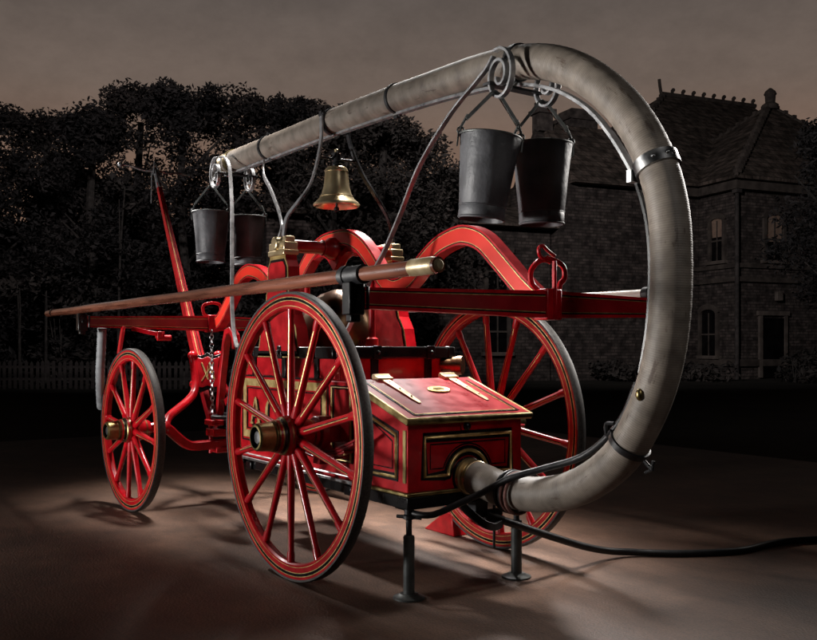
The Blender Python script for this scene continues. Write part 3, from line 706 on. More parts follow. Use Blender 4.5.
ring_at(nearest(.90, 2.32), .081, .030, 'clamp_band', 'dark_iron', lug(-.0, .088))
def saddle(mb, p, t):
    n = Vector((0, 1, 0)); u = t.cross(n)
    # side lugs and bolts
    if u.x > 0: u = -u
    mb.box(p + u * .086 - n * .035, (.022, .05, .045)); mb.box(p + u * .086 + n * .02, (.022, .04, .045))
    for k in (-.07, -.03, .0): mb.sphere(p + n * k - u * .0 + n * 0 - u * math.sqrt(max(0, .084 ** 2 - k * k)), .008, 8)
ring_at(nearest(1.655, 1.755), .0835, .05, 'saddle_clamp', 'steel', saddle)
def wing(mb, p, t):
    n = Vector((0, 1, 0)); u = t.cross(n)
    if u.x < 0: u = -u
    q = p + u * .09
    mb.tube([q, q + u * .045], .007, 8); mb.tube([q + u * .03 - t * .03, q + u * .045, q + u * .03 + t * .03], .007, 8)
    q = p - u * .085 - n * .03
    mb.tube(spline([q + t * .03, q - u * .03, q - t * .03, q + u * .005], .01), .007, 8)
ring_at(nearest(1.525, .735), .0815, .026, 'clamp_strap', 'rope_black', wing)
# rivet patch on the hose
pk = hpath[nearest(1.64, .93)]
MB().sphere(pk + Vector((.0, -.0755, 0)), .014, 16, sz=1.6).build('patch', 'old_brass', HS)

# ================================================================== ROPES ROUND THE HOSE
lc = hpath[nearest(.915, .478)]
def coil(off, r, mat, name, label, cat):
    mb = MB(); t = Vector((1, 0, -.05)).normalized(); n = Vector((0, 1, 0)); u = Vector((.05, 0, 1))
    for o, sl2 in off:
        mb.tube([lc + t * (o + sl2 * math.cos(a)) + (n * math.cos(a) + u * math.sin(a)) * (.079 + r) for a in [2 * PI * k / 40 for k in range(40)]], r, 10, closed=True)
    return tag(mb.build(name, mat), label, cat)
coil(((-.030, .004), (-.010, -.006)), .008, 'rope_black', 'strap', 'black strap looped twice round the low end of the hose beside the brown cord', 'strap')
coil(((.012, .010), (.028, -.004)), .0075, 'rope_brown', 'cord', 'brown leather cord knotted round the low end of the hose over the iron stand', 'cord')
tag(MB().tube(spline([(.50, -.50 + .18, .385), (.60, -.34, .372), (.69, -.30, .375), (.76, -.21, .425), (.83, -.135, .475), (.90, -.118, .515), (.98, -.098, .555), (1.10, -.03, .60), (1.25, .02, .655), (1.38, .03, .74), (1.475, .03, .84), (1.545, .02, .96)], .02), .0145, 14).build('rope', 'rope_black'),
    'black rope running from under the red box up inside the hose loop', 'rope')
FH = empty('drag_hose', (.62, .03, .32)); tag(FH, 'long black leather hose lying on the floor to the right of the jack stands', 'hose')
q = [(.631, .037, .325), (.66, .12, .30), (.65, .30, .235), (.62, .50, .165), (.595, .70, .098), (.57, .90, .045), (.60, 1.06, .024), (.70, 1.19, .020), (.80, 1.36, .019), (.88, 1.58, .019), (.87, 1.85, .019), (.90, 2.05, .019), (1.02, 2.35, .019), (1.2, 2.8, .019), (1.25, 3.2, .019)]
q = [(x - .62, y - .03, z - .32) for x, y, z in q]
MB().tube(spline(q, .03), .0185, 14).build('tube', 'rope_black', FH)
MB().tube([q[0], (Vector(q[0]) + Vector(q[1])) / 2, q[1]], [.026, .026, .022], 16).build('coupling', 'dark_iron', FH)

# ================================================================== POLES
def pole(name, y, z, label, x0, x1, xs=1.02, mat='wood_pole'):
    r = empty(name, ((x0 + x1) / 2, y, z)); tag(r, label, 'pole')
    h = (x1 - x0) / 2
    N = 24
    MB().tube([(-h + 2 * h * k / N, 0, .0012 * math.sin(k * 1.3)) for k in range(N + 1)], [.0255 + .0015 * math.sin(PI * k / N) for k in range(N + 1)], 20).build('shaft', mat, r)
    MB().tube([(h - .14, 0, 0), (h - .03, 0, .0), (h - .005, 0, 0), (h + .008, 0, 0)], [.0285, .0285, .024, .012], 20).build('brass_tip', 'worn_tip', r)
    MB().tube([(-h + .16, 0, .006), (-h + .185, 0, .006)], .030, 16).tube([(-h + .17, 0, .03), (-h + .17, 0, .05)], .01, 8).build('ring', BLK, r)
    MB().tube([(xs - (x0 + x1) / 2, 0, 0), (xs + .14 - (x0 + x1) / 2, 0, 0)], .034, 20).tube([(xs + .01 - (x0 + x1) / 2, 0, 0), (xs + .04 - (x0 + x1) / 2, 0, 0)], .038, 20).build('leather_sleeve', 'rope_black', r)
    return r
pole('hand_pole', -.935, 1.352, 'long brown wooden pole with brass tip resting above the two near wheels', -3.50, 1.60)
pole('hand_pole', .825, 1.352, 'wooden pole coloured pale as if brightly lit, seen beyond the red crossbar inside the hose loop', -3.50, 1.02, .88, 'lit_wood')

# ================================================================== BUCKETS
def make_bucket():
    r = empty('leather_bucket')     # origin at the hook, bucket hangs below
    h0, h1 = -.185, -.535
    body = MB()
    prof = [(.001, h1 + .02), (.088, h1 + .02), (.094, h1), (.098, h1 + .004), (.099, h1 + .05), (.097, h1 + .055), (.1005, h1 + .06), (.115, h1 + .2), (.131, h0 - .02), (.133, h0), (.129, h0 + .001), (.113, h1 + .2), (.090, h1 + .03)]
    body.lathe(prof, (0, 0, 0), 'Z', 44)
    # dents: push the wall in and out softly, so it is hand made leather
    ph = random.uniform(0, 6)
    nv = []
    for (x, y, z) in body.v:
        a = math.atan2(y, x); k = 1 + (.035 * math.sin(2 * a + ph + z * 3) + .020 * math.sin(3 * a + ph * 2 + z * 9) + .012 * math.sin(5 * a - z * 21)) * (.4 + .6 * (z - h1) / (h0 - h1))
        nv.append((x * k, y * k, z))
    body.v = nv
    body.build('body', 'leather', r, angle=50)
    MB().torus((0, 0, h0), .131, .0055, 'Z', 40, 8).build('rim', 'stand_iron', r)
    MB().torus((0, 0, h1 + .055), .0995, .003, 'Z', 40, 6).torus((0, 0, h1 + .006), .0972, .004, 'Z', 40, 6).build('seam', 'leather', r)
    hd = MB()
    for s in (-1, 1):
        hd.tube([(s * .131, 0, h0 + .0), (s * .128, 0, h0 + .03), (s * .105, 0, -.10)], .006, 8)
        hd.sweep([(s * .110, 0, -.12), (s * .014, 0, .0)], rect(.013, .030), ref=(0, 1, 0))
        hd.torus((s * .128, 0, h0 + .015), .014, .004, 'Y', 16, 6)
        hd.sweep([(s * .136, 0, h0 + .01), (s * .136, 0, h0 - .05)], rect(.006, .03), ref=(0, 1, 0))
    hd.tube([(-.02, 0, -.005), (0, 0, .008), (.02, 0, -.005)], .009, 8)
    hd.build('handle', 'stand_iron', r)
    return r
LB = ['black leather bucket hung nearest the viewer below the hose, left of the rear pair', 'black leather bucket half hidden behind another, right one of the rear pair below the hose',
      'black leather bucket hanging leftmost under the front end of the hose', 'black leather bucket behind the iron stay, right one of the front pair']
bk = None
for i, ((x, y, z), tx, ty, rz) in enumerate((((.905, -.13, 2.165), .02, .11, 1.0), ((.90, .14, 2.168), .02, .0, 1.0), ((-2.21, -.13, 2.225), -.02, 0, .9), ((-2.21, .14, 2.215), 0, -.01, 1.1))):
    bk = make_bucket() if i == 0 else dup(B0)
    if i == 0: B0 = bk
    bk.location = (x, y, z); bk.rotation_euler = (tx, ty, rz); bk.rotation_mode = 'XYZ'
    tag(bk, LB[i], 'bucket', 'leather buckets hung from the hose hooks')

# ================================================================== BELL
BL = empty('bell', (-.665, 0, 2.17)); tag(BL, 'small polished brass bell hanging under the middle of the hose', 'bell')
MB().lathe([(.001, -.045), (.050, -.045), (.062, -.055), (.066, -.075), (.069, -.11), (.074, -.155), (.084, -.195), (.102, -.228), (.124, -.248), (.133, -.258), (.134, -.266), (.126, -.272), (.110, -.255), (.078, -.20), (.060, -.10), (.03, -.06)], (0, 0, 0), 'Z', 56).torus((0, 0, -.215), .0945, .003, 'Z', 50, 6).torus((0, 0, -.072), .066, .0025, 'Z', 50, 6).build('bell_body', 'brass', BL, angle=50)
MB().lathe([(.026, -.05), (.028, -.035), (.020, -.03), (.028, -.024), (.020, -.016), (.028, -.01), (.024, .0), (.022, .03), (.014, .035)], (0, 0, 0), 'Z', 24).box((0, 0, .038), (.10, .012, .010)).build('yoke', 'dark_iron', BL, angle=30)
MB().lathe([(.012, .04), (.013, .055), (.001, .06)], (0, 0, 0), 'Z', 12).build('finial', 'brass', BL)
MB().tube([(0, 0, -.08), (0, 0, -.28)], .006, 8).sphere((0, 0, -.285), .016, 14).build('clapper', 'dark_iron', BL)

# ================================================================== JACK STANDS, CHOCK, RIBBED PIPE
def jack(loc, label, top, thick):
    r = empty('jack_stand', loc); tag(r, label, 'stand', 'jack stands under the rear box')
    t = thick
    MB().lathe([(.001, .0), (.070, .0), (.070, .008), (.050, .014), (.040, .022), (.001, .024)], (0, 0, 0), 'Z', 36).build('foot', 'stand_iron', r, angle=35)
    MB().lathe([(.025 * t, .015), (.025 * t, .27), (.020 * t, .275), (.001, .275)], (0, 0, 0), 'Z', 24).build('sleeve', 'stand_iron', r, angle=35)
    MB().tube([(0, 0, .26), (0, 0, top - .045)], .0135 * t, 14).lathe([(.012, top - .05), (.026, top - .045), (.026, top - .03), (.020, top - .025), (.020, top)], (0, 0, 0), 'Z', 20).build('screw', 'dark_iron', r, angle=35)
    MB().tube([(-.05, -.03, top - .038), (.05, .03, top - .038)], .008, 8).build('cross_pin', 'dark_iron', r)
    return r
jack((.585, -.352, 0), 'iron jack stand on a round foot under the near corner of the red box', .392, 1)
jack((.575, .275, 0), 'iron jack stand standing behind the low hose beside the far rear wheel', .392, 1.05)
wc = MB().prism([(-.62, 0), (-.32, 0), (-.34, .12), (-.40, .14)], .58, .74)
tag(wc.build('wheel_chock', RED, bevel=.006), 'red wedge shaped wheel chock on the floor before the far rear wheel', 'chock')
rp = spline([(-2.555, -.79, 1.225), (-2.58, -.79, 1.05), (-2.62, -.785, .92), (-2.72, -.755, .78), (-2.86, -.71, .66)], .006)
tag(MB().tube(rp, [.031 + .0007 * math.sin(k * .9) for k in range(len(rp))], 24).build('ribbed_pipe', 'canvas_grey', angle=120), 'short silver grey ribbed pipe hanging from the near end of the front crossbar', 'pipe')

# ================================================================== FLOOR AND GROUND
YAW = math.radians(55.68)
def bg(u, d, z=0):
    """layout frame of the grounds behind the engine: u metres to the right, d metres back from the viewpoint's foot"""
    c, s = math.cos(.599), math.sin(.599)
    return Vector((3.861 + s * u - c * d, -2.591 + c * u + s * d, z))
RZ = math.atan2(math.cos(.599), math.sin(.599))       # direction of +u
fl = MB().box((0, 0, -.05), (12.5, 10.5, .10))
tag(fl.build('floor', 'floor', loc=(-1.2, .2, 0)), kind='structure')
g = MB(); g._add([(-300, -300, -.10), (300, -300, -.10), (300, 300, -.10), (-300, 300, -.10)], [(0, 1, 2, 3)], 0)
tag(g.build('ground', 'grass_dark', smooth=False), kind='structure')

# ================================================================== HOUSE
HC = bg(11.94, 33); HR = RZ + math.radians(22.7)
HO = empty('house', HC, HR); tag(HO, 'large dark stone house with hipped roofs and tall sash windows behind the fire engine', 'house')
def hbox(mb, a0, a1, b0, b1, z0, z1, mi=0): mb.box(((a0 + a1) / 2, (b0 + b1) / 2, (z0 + z1) / 2), (a1 - a0, b1 - b0, z1 - z0), mi=mi)
EV = 7.05
w = MB(); hbox(w, 0, 9, 0, 6, -.1, EV); w.build('wall', 'coursed_stone', HO)
w = MB(); hbox(w, -4.3, 8.9, 2, 12, -.1, EV); w.build('wall', 'coursed_stone', HO)
w = MB(); hbox(w, -6.8, -3.0, 1.1, 4.6, -.1, 6.9); w.prism([(1.1, 6.9), (4.6, 6.9), (2.85, 9.0)], -6.8, -6.5, plane='YZ'); w.build('wall', 'coursed_stone', HO)
w = MB(); hbox(w, -17, -6.9, 1.6, 8, -.1, 5.2); w.build('wall', 'coursed_stone', HO)
def hip(a0, a1, b0, b1, z0, r0, r1, z1, over=.45):
    mb = MB(); a0 -= over; a1 += over; b0 -= over; b1 += over
    vs = [(a0, b0, z0), (a1, b0, z0), (a1, b1, z0), (a0, b1, z0), (*r0, z1), (*r1, z1), (a0, b0, z0 - .12), (a1, b0, z0 - .12), (a1, b1, z0 - .12), (a0, b1, z0 - .12)]
    fs = [(0, 1, 5, 4), (1, 2, 5), (2, 3, 4, 5), (3, 0, 4), (6, 9, 8, 7), (0, 6, 7, 1), (1, 7, 8, 2), (2, 8, 9, 3), (3, 9, 6, 0)]
    mb._add(vs, fs, 0); return mb, vs
mb, hv = hip(0, 9, 0, 6, EV + .2, (4.4, 3.0), (4.6, 3.0), 11.0); rA = mb.build('roof', 'slate_roof', HO, smooth=False)
mb, hv2 = hip(-4.3, 8.9, 2, 12, EV + .2, (2.4, 7.2), (7.6, 7.2), 12.3); rB = mb.build('roof', 'slate_roof', HO, smooth=False)
mb = MB(); mb.prism([(.7, 6.75), (5.0, 6.75), (2.85, 9.25)], -6.45, -2.2, plane='YZ'); rC = mb.build('roof', 'slate_roof', HO, smooth=False)
mb, _ = hip(-17, -6.9, 1.6, 8, 5.3, (-14, 4.8), (-9, 4.8), 7.0); mb.build('roof', 'slate_roof', HO, smooth=False)
# hip and ridge tiles, crest, finials, chimneys
def knobs(p, q, n, r, parent, name):
    mb = MB(); p = Vector(p); q = Vector(q)
    mb.tube([p, q], r * .55, 8)
    for k in range(n): mb.box(p + (q - p) * ((k + .5) / n) + Vector((0, 0, r * .35)), (r * 1.5, r * 1.5, r * 1.2))
    mb.build(name, 'roof_trim', parent)
knobs(hv[0], hv[4], 20, .14, rA, 'hip_tiles'); knobs(hv[1], hv[5], 18, .12, rA, 'hip_tiles'); knobs(hv[3], hv[4], 18, .12, rA, 'hip_tiles')
knobs(hv2[0], hv2[4], 20, .13, rB, 'hip_tiles')
cr = MB(); cr.tube([(2.3, 7.2, 12.36), (7.7, 7.2, 12.36)], .11, 8)
for k in range(9):
    a = 2.9 + k * .58
    cr.box((a, 7.2, 12.5), (.10, .10, .2)).sphere((a + .05, 7.2, 12.6), .09, 10)
cr.tube(spline([(2.3, 7.2, 12.3), (2.22, 7.2, 12.7), (2.18, 7.2, 13.0)], .1), .07, 8)
cr.build('ridge_crest', 'roof_trim', rB)
MB().lathe([(.34, 10.85), (.34, 11.05), (.2, 11.15), (.22, 11.45), (.26, 11.5), (.2, 11.62), (.05, 11.75)], (4.5, 3, 0), 'Z', 12).build('finial', 'roof_trim', rA)
def chimney(a, b, z0, z1, wd, parent):
    mb = MB(); mb.box((a, b, (z0 + z1) / 2), (wd, wd, z1 - z0)); mb.box((a, b, z1 - .08), (wd + .2, wd + .2, .16)); mb.box((a, b, z1 + .15), (wd * .8, wd * .8, .3)); mb.build('chimney', 'house_stone', parent)
chimney(-6.45, 2.85, 8.9, 9.7, .55, rC); chimney(-3.5, 5.2, 7.6, 10.2, 1.25, rB)
# cornices and string courses
tr = MB()
for (z, h, p) in ((EV - .05, .42, .26), (3.55, .18, .10), (4.05, .16, .08), (.5, .25, .09)):
    hbox(tr, -p, 9.3, -p, -.002, z - h / 2, z + h / 2); hbox(tr, -p, -.002, 0, 1.998, z - h / 2, z + h / 2)
    hbox(tr, -4.3 - p, -p - .01, 2 - p, 1.998, z - h / 2 - .01, z + h / 2 - .01); hbox(tr, -4.3 - p, -4.302, 2, 5, z - h / 2 - .01, z + h / 2 - .01)
tr.build('cornice', 'roof_trim', HO)
MB().tube([(-.09, -.09, -.1), (-.09, -.09, EV - .35)], .075, 8).box((-.09, -.09, EV - .3), (.25, .25, .2)).build('drainpipe', 'picket_wood', HO)
def window(c, out, wd, ht, blind=.5, arch=True):
    """c: wall point (a, b, z of the sill); out: 'front' (facing -b) or 'side' (facing -a)"""
    o = empty('window'); o.parent = HO; o.location = c; o.rotation_euler = (0, 0, 0 if out == 'front' else -PI / 2)
    f = MB(); t = .05
    f.box((-wd / 2 - .07, -.05, ht / 2), (.14, .10, ht)); f.box((wd / 2 + .07, -.05, ht / 2), (.14, .10, ht))
    if arch:
        f.sweep([(math.cos(a) * (wd / 2 + .09), -.05, ht + math.sin(a) * wd * .30) for a in [PI * k / 10 for k in range(11)]], rect(.2, .11), ref=(0, 1, 0))
    else: f.box((0, -.05, ht + .09), (wd + .5, .10, .18))
    f.build('surround', 'roof_trim', o)
    MB().box((0, -.08, -.06), (wd + .45, .16, .12)).build('sill', 'pale_stone', o)
    pp = [(-wd / 2, 0), (wd / 2, 0), (wd / 2, ht)] + ([(math.cos(a) * wd / 2, ht + math.sin(a) * wd * .28) for a in [PI * k / 8 for k in range(1, 8)]] if arch else []) + [(-wd / 2, ht)]
    MB().prism(pp, -.02, -.004).build('pane', 'dark_glass', o, smooth=False)
    if blind:
        zb = ht * (1 - blind); q2 = [(-wd / 2 + .03, zb), (wd / 2 - .03, zb)] + [p for p in pp[2:]]
        MB().prism([(x * .94, z - .01) for x, z in q2], -.034, -.023).build('blind', 'blind', o, smooth=False)
    s = MB(); s.box((0, -.05, ht * .5), (wd, .04, .06)); s.box((0, -.046, ht * .5), (.045, .03, ht)); s.build('sash', 'roof_trim', o)
    return o
window((1.72, 0, 4.28), 'front', .80, 1.55, .55); window((5.6, 0, 4.28), 'front', .80, 1.55, .5)
window((0, 1.0, 4.28), 'side', .62, 1.5, .4)
window((-2.35, 2, 4.1), 'front', .8, 1.5, .6); window((0, 1.45, .75), 'side', .8, 1.6, .0); window((-2.9, 2, .75), 'front', .8, 1.6, 0)
window((5.6, 0, .95), 'front', .8, 1.7, 0)
window((-9.0, 1.6, 3.0), 'front', .75, 1.3, 0, False); window((-10.9, 1.6, 3.0), 'front', .75, 1.3, 0, False); window((-12.5, 1.6, 3.0), 'front', .75, 1.3, 0, False)
window((-9.0, 1.6, .9), 'front', .75, 1.4, 0, False); window((-12.5, 1.6, .9), 'front', .75, 1.4, 0, False)
d = MB(); d.box((1.65, -.03, 1.05), (1.05, .06, 2.2)); dd = d.build('door', 'dark_glass', HO); MB().box((1.65, -.06, 2.32), (1.5, .12, .16)).box((1.05, -.05, 1.1), (.14, .1, 2.3)).box((2.25, -.05, 1.1), (.14, .1, 2.3)).build('door_frame', 'pale_stone', dd)
MB().box((1.9, -.08, 2.95), (.3, .16, .34)).build('porch_lantern', 'pale_stone', HO, bevel=.03)

# ================================================================== TREES, SHRUBS, FENCE
def leaf_cloud(clusters, per, size, rng, squash=1):
    vs = []; fs = []
    for (cx, cy, cz, r) in clusters:
        for _ in range(per):
            a = rng.uniform(0, 2 * PI); zz = rng.uniform(-1, 1); k = rng.random() ** .45
            q = math.sqrt(1 - zz * zz); p = Vector((cx + r * k * q * math.cos(a), cy + r * k * q * math.sin(a), cz + r * k * zz * .8))
            d = Vector((rng.gauss(0, 1), rng.gauss(0, 1), rng.gauss(0, .7))).normalized(); e = d.orthogonal().normalized()
            e = (Matrix.Rotation(rng.uniform(0, 6.28), 3, d) @ e); s = size * rng.uniform(.6, 1.35)
            b = len(vs); nn = d.cross(e)
            vs += [p - d * s, p + e * s * .42 + nn * s * .12, p + d * s, p - e * s * .42 + nn * s * .12]; fs.append((b, b + 1, b + 2, b + 3))
    return vs, fs
def tree(u, d, h, wd, label, mat, group, seed, low=.12, per=62, trunkmat='bark', name='tree'):
    rng = random.Random(seed); r = empty(name, bg(u, d, -.1)); tag(r, label, 'tree', group)
    cl = []
    n = int(36 + h * 4.2)
    for k in range(n):
        t = rng.random(); z = h * (low + (1 - low) * t) ** .9
        prof = math.sin(PI * min(1, .16 + .80 * t)) ** .7
        rr = wd * prof * math.sqrt(rng.random()); a = rng.uniform(0, 2 * PI)
        cl.append((rr * math.cos(a), rr * math.sin(a), min(z, h - .45), rng.uniform(.42, .85)))
    for k in range(10): cl.append((rng.uniform(-.5, .5) * wd, rng.uniform(-.5, .5) * wd, h - rng.uniform(.2, .9), rng.uniform(.3, .5)))
    vs, fs = leaf_cloud(cl, int(per * 2.7), .088, rng)
    mb = MB(); mb._add(vs, fs, 0); mb.build('crown', mat, r, smooth=False)
    tk = MB(); lean = rng.uniform(-.05, .05)
    tk.tube(spline([(0, 0, 0), (lean * h * .3, .1, h * .3), (lean * h * .8, -.1, h * .6), (lean * h, 0, h * .88)], .5), [.17 * (1 - .8 * k / 30) for k in range(len(spline([(0, 0, 0), (lean * h * .3, .1, h * .3), (lean * h * .8, -.1, h * .6), (lean * h, 0, h * .88)], .5)))], 8)
    for k in range(6):
        z = h * rng.uniform(.25, .7); a = rng.uniform(0, 6.28); L = wd * rng.uniform(.4, .8)
        tk.tube([(lean * z, 0, z), (lean * z + math.cos(a) * L * .5, math.sin(a) * L * .5, z + L * .6), (lean * z + math.cos(a) * L, math.sin(a) * L, z + L * 1.1)], [.06, .04, .02], 6)
    tk.build('trunk', trunkmat, r)
    return r
def ux(px, d): return (px - 408.5) * d / 908.5
def hz(py, d): return 1.2 + (346.3 - py) * d / 908.5
TL = [(-18, 29, 100, 2.4, 'dark leafy tree at the far left edge of the picture', 0), (45, 30, 112, 2.3, 'lower dark tree beside the leftmost tree above the pickets', 1), (92, 28, 108, 2.0, 'dark round topped tree left of the upright red tongue', 0),
      (140, 30, 88, 2.6, 'tall dark tree rising behind the top of the upright red tongue', 1), (185, 28, 90, 2.3, 'dark tree above the front pair of leather buckets', 0), (238, 30, 92, 2.3, 'dark tree behind the front end of the hose', 1),
      (290, 29, 98, 2.2, 'dark tree behind the forked stays and left of the bell', 0), (335, 27, 110, 2.0, 'dark tree standing behind the brass bell', 2), (378, 28, 118, 2.0, 'brownish open tree right of the brass bell below the hose', 2),
      (418, 29, 132, 1.9, 'brownish tree left of the rear buckets, its branches over the low house wing', 2), (452, 31, 172, 1.5, 'small brown tree just left of the rear buckets', 2),
      (838, 27, 122, 2.0, 'dark tree cut by the right edge of the picture beside the house', 0)]
for i, (px, d, py, wd, lb, mt) in enumerate(TL):
    tree(ux(px, d), d, hz(py, d), wd, lb, 'leaf%d' % mt, 'trees behind the fire engine', 100 + i, low=.10 if px < 400 else (.30 if px < 800 else .2), per=66 if px < 360 else 46)
rng = random.Random(77); cl = []
for k in range(560):
    u = rng.uniform(-21, 2.2); top = 6.6 + 1.1 * math.sin(u * .9) + .7 * math.sin(u * 2.3)
    cl.append((u, rng.uniform(0, 2.2), rng.uniform(.2, top), rng.uniform(.6, 1.0)))
vs, fs = leaf_cloud(cl, 110, .27, rng)
mb = MB(); mb._add(vs, fs, 0); wo = mb.build('woodland', 'leaf0', smooth=False); wo.location = bg(0, 33.2, -.1); wo.rotation_euler = (0, 0, RZ)
tag(wo, 'dense dark undergrowth filling the gaps behind the row of trees', 'woodland', kind='stuff')
# slender pale saplings in front of the trees
for i, (px, d, py, lean, lb) in enumerate(((118, 26.5, 190, .045, 'thin pale sapling trunk forking near the upright red tongue'), (46, 26.5, 275, 0, 'thin straight pale sapling trunk above the left end of the wooden pole'), (20, 26.5, 280, -.05, 'thin leaning pale sapling trunk near the left edge'))):
    r = empty('sapling', bg(ux(px, d), d, -.1)); tag(r, lb, 'tree', 'saplings in front of the trees'); h = hz(py, d)
    pt = spline([(0, 0, 0), (lean * h * .4, 0, h * .45), (lean * h * 1.2, 0, h * .75), (lean * h * 2.6, 0, h)], .3)
    tk = MB().tube(pt, [.055 * (1 - .7 * k / len(pt)) for k in range(len(pt))], 7)
    tk.tube([(lean * h * .4, 0, h * .45), (lean * h * .4 + .1, 0, h * .7), (lean * h * .4, 0, h * .95)], [.035, .025, .012], 6)
    tk.build('trunk', 'bark', r)
    rng = random.Random(40 + i); mb = MB(); vs, fs = leaf_cloud([(pt[-1].x + rng.uniform(-.4, .4), rng.uniform(-.3, .3), h + rng.uniform(-.5, .2), .35) for _ in range(4)], 30, .14, rng); mb._add(vs, fs, 0); mb.build('crown', 'leaf2', r, smooth=False)
def shrub(u, d, h, wd, label, mat, group, seed):
    rng = random.Random(seed); r = empty('shrub', bg(u, d, -.1)); tag(r, label, 'shrub', group)
    cl = [(rng.uniform(-wd, wd), rng.uniform(-.6, .6), rng.uniform(.15, h - .2), rng.uniform(.3, .5)) for _ in range(int(10 + wd * 10))]
    vs, fs = leaf_cloud(cl, 46, .12, rng); mb = MB(); mb._add(vs, fs, 0); mb.build('foliage', mat, r, smooth=False)
    st = MB()
    for k in range(5): st.tube([(rng.uniform(-.3, .3), 0, 0), (rng.uniform(-wd, wd) * .6, rng.uniform(-.3, .3), h * .7)], [.03, .012], 6)
    st.build('stem', 'bark', r)
SL = [(-5, 1.9, 'low dark shrub behind the pickets at the left edge'), (60, 2.3, 'dark shrub behind the pickets below the pole tip'), (135, 2.0, 'dark shrub behind the upper rim of the front wheel'), (205, 2.2, 'dark shrub behind the hanging chain'), (275, 2.3, 'dark shrub behind the pivot post'), (345, 2.0, 'dark shrub behind the copper air chamber'), (415, 1.6, 'dark shrub behind the tub rim')]
for i, (px, h, lb) in enumerate(SL): shrub(ux(px, 27.5), 27.5, h + .6, 1.4, lb, 'leaf%d' % (i % 2), 'shrubs along the fence', 300 + i)
for i, (px, d, h, lb) in enumerate(((700, 31.5, .55, 'low shrub by the house wall right of the hose'), (800, 30, 1.1, 'bushy shrub by the house at the right edge'), (620, 31.5, .7, 'low shrub by the house inside the hose loop'))):
    shrub(ux(px, d), d, h, .8, lb, 'leaf2', 'shrubs beside the house', 340 + i)
# picket fence
FD = 25.5; u0, u1 = ux(-14, FD), ux(205, FD)
FE = empty('picket_fence', bg(u0, FD, -.1), RZ); tag(FE, 'low weathered picket fence before the dark trees at left', 'fence')
rl = MB(); Lf = u1 - u0
for z in (.28, .62): rl.box((Lf / 2, .03, z), (Lf, .04, .07))
rl.build('rail', 'picket_wood', FE)
pk0 = MB().prism([(-.045, 0), (.045, 0), (.045, .74), (0, .80), (-.045, .74)], -.012, .008).build('picket', 'picket_wood', FE, smooth=False)
npk = int(Lf / .155); rng = random.Random(5)
for k in range(npk):
    p = pk0 if k == 0 else pk0.copy()
    if k: COL.objects.link(p); p.parent = FE
    p.location = (k * .155 + .05, 0, rng.uniform(-.02, .02)); p.rotation_euler = (0, rng.uniform(-.02, .02), 0)

# ================================================================== SKY
wd = bpy.data.worlds.new('World'); sc.world = wd; wd.use_nodes = True
nt = wd.node_tree; N = nt.nodes; Lk = nt.links; bgN = N['Background']
tc = N.new('ShaderNodeTexCoord'); sp_ = N.new('ShaderNodeSeparateXYZ'); Lk.new(tc.outputs['Generated'], sp_.inputs[0])
el = N.new('ShaderNodeValToRGB'); e = el.color_ramp.elements
e[0].position = .0; e[0].color = (.19, .112, .080, 1)
e[1].position = 1.0; e[1].color = (0, 0, 0, 1)
for pos, c in ((.17, (.215, .130, .091, 1)), (.27, (.155, .116, .095, 1)), (.37, (.108, .089, .079, 1)), (.55, (.010, .009, .009, 1))):
    x = e.new(pos); x.color = c
Lk.new(sp_.outputs['Z'], el.inputs['Fac'])
# the glow of dusk lies on the side behind the house; the rest of the sky is night
dt = N.new('ShaderNodeVectorMath'); dt.operation = 'DOT_PRODUCT'; Lk.new(tc.outputs['Generated'], dt.inputs[0]); dt.inputs[1].default_value = (-.8259, .5638, 0)
mr = N.new('ShaderNodeMapRange'); mr.interpolation_type = 'SMOOTHSTEP'; mr.inputs['From Min'].default_value = .2; mr.inputs['From Max'].default_value = .8; mr.inputs['To Min'].default_value = .0; Lk.new(dt.outputs['Value'], mr.inputs['Value'])
ns = N.new('ShaderNodeTexNoise'); ns.inputs['Scale'].default_value = 13; ns.inputs['Detail'].default_value = 13; ns.inputs['Roughness'].default_value = .68; mpn = N.new('ShaderNodeMapping'); mpn.inputs['Scale'].default_value = (1, 1, 1.7)
Lk.new(tc.outputs['Generated'], mpn.inputs['Vector']); Lk.new(mpn.outputs['Vector'], ns.inputs['Vector'])
nr = N.new('ShaderNodeMapRange'); nr.inputs['To Min'].default_value = .62; nr.inputs['To Max'].default_value = 1.30; Lk.new(ns.outputs['Fac'], nr.inputs['Value'])
mm = N.new('ShaderNodeMath'); mm.operation = 'MULTIPLY'; Lk.new(mr.outputs['Result'], mm.inputs[0]); Lk.new(nr.outputs['Result'], mm.inputs[1])
Lk.new(el.outputs['Color'], bgN.inputs['Color']); Lk.new(mm.outputs['Value'], bgN.inputs['Strength'])

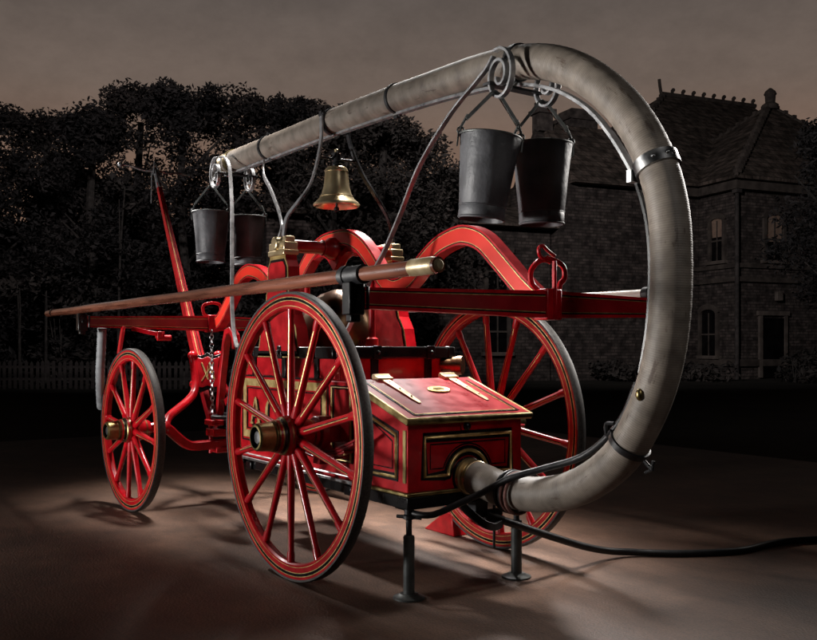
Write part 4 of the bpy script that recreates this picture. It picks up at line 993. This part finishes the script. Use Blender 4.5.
# ================================================================== LAMPS
def aim(o, loc, tgt):
    o.location = loc; o.rotation_euler = (Vector(tgt) - Vector(loc)).to_track_quat('-Z', 'Y').to_euler()
def area(name, loc, tgt, sx, sy, power, col=(1, 1, 1), spread=180):
    l = bpy.data.lights.new(name, 'AREA'); l.shape = 'RECTANGLE'; l.size = sx; l.size_y = sy; l.energy = power; l.color = col; l.spread = math.radians(spread)
    o = bpy.data.objects.new(name, l); COL.objects.link(o); aim(o, loc, tgt); return o
def spot(name, loc, tgt, power, ang, blend, rad, col=(1, 1, 1)):
    l = bpy.data.lights.new(name, 'SPOT'); l.energy = power; l.spot_size = math.radians(ang); l.spot_blend = blend; l.shadow_soft_size = rad; l.color = col
    o = bpy.data.objects.new(name, l); COL.objects.link(o); aim(o, loc, tgt); return o
spot('key_lamp', (-5.2, -1.3, 3.9), (-.1, .60, .0), 1550, 26, .9, .16, (1, .96, .92))
area('overhead_strip', (-1.3, .55, 4.7), (-1.2, .15, 0), 3.4, .45, 66, (1, .95, .90), 28)
area('overhead_softbox', (-2.3, 1.5, 4.2), (.4, 0, .85), .7, 1.5, 17, (1, .97, .94), 26)
area('hose_softbox', (-1.4, -4.4, 1.3), (1.6, 0, 1.65), .35, 1.2, 17, (1, .97, .93), 34)
area('side_softbox', (-2.3, -6.0, .5), (-1.6, 0, 1.55), .7, .6, 62, (1, .97, .95), 66)
area('rear_softbox', (4.9, -.6, 3.4), (.8, 0, 1.2), 1.0, 1.0, 2.2, (1, .96, .93), 50)
area('rim_softbox', (.6, 4.6, 3.2), (1.2, 0, 1.5), .5, 1.6, 17, (1, .95, .90), 40)
spot('house_lamp', bg(-2, 12, 10), bg(9.5, 36, 6), 4200, 56, .8, .5, (1, .90, .85))
spot('tree_lamp', bg(-4, 12, 10), bg(-8, 30, 5.8), 2300, 60, .8, .5, (1, .88, .84))

# ================================================================== CAMERA
cd = bpy.data.cameras.new('Camera'); cam = bpy.data.objects.new('Camera', cd); COL.objects.link(cam)
cam.location = (3.861, -2.591, 1.1); cam.rotation_euler = (PI / 2, 0, YAW)
cd.lens = 40.03; cd.sensor_width = 36; cd.shift_y = .0322; cd.clip_end = 1000; cd.clip_start = .05
sc.camera = cam
vs = sc.view_settings; vs.view_transform = 'Standard'; vs.look = 'None'; vs.exposure = 0; vs.gamma = 1; vs.use_curve_mapping = False
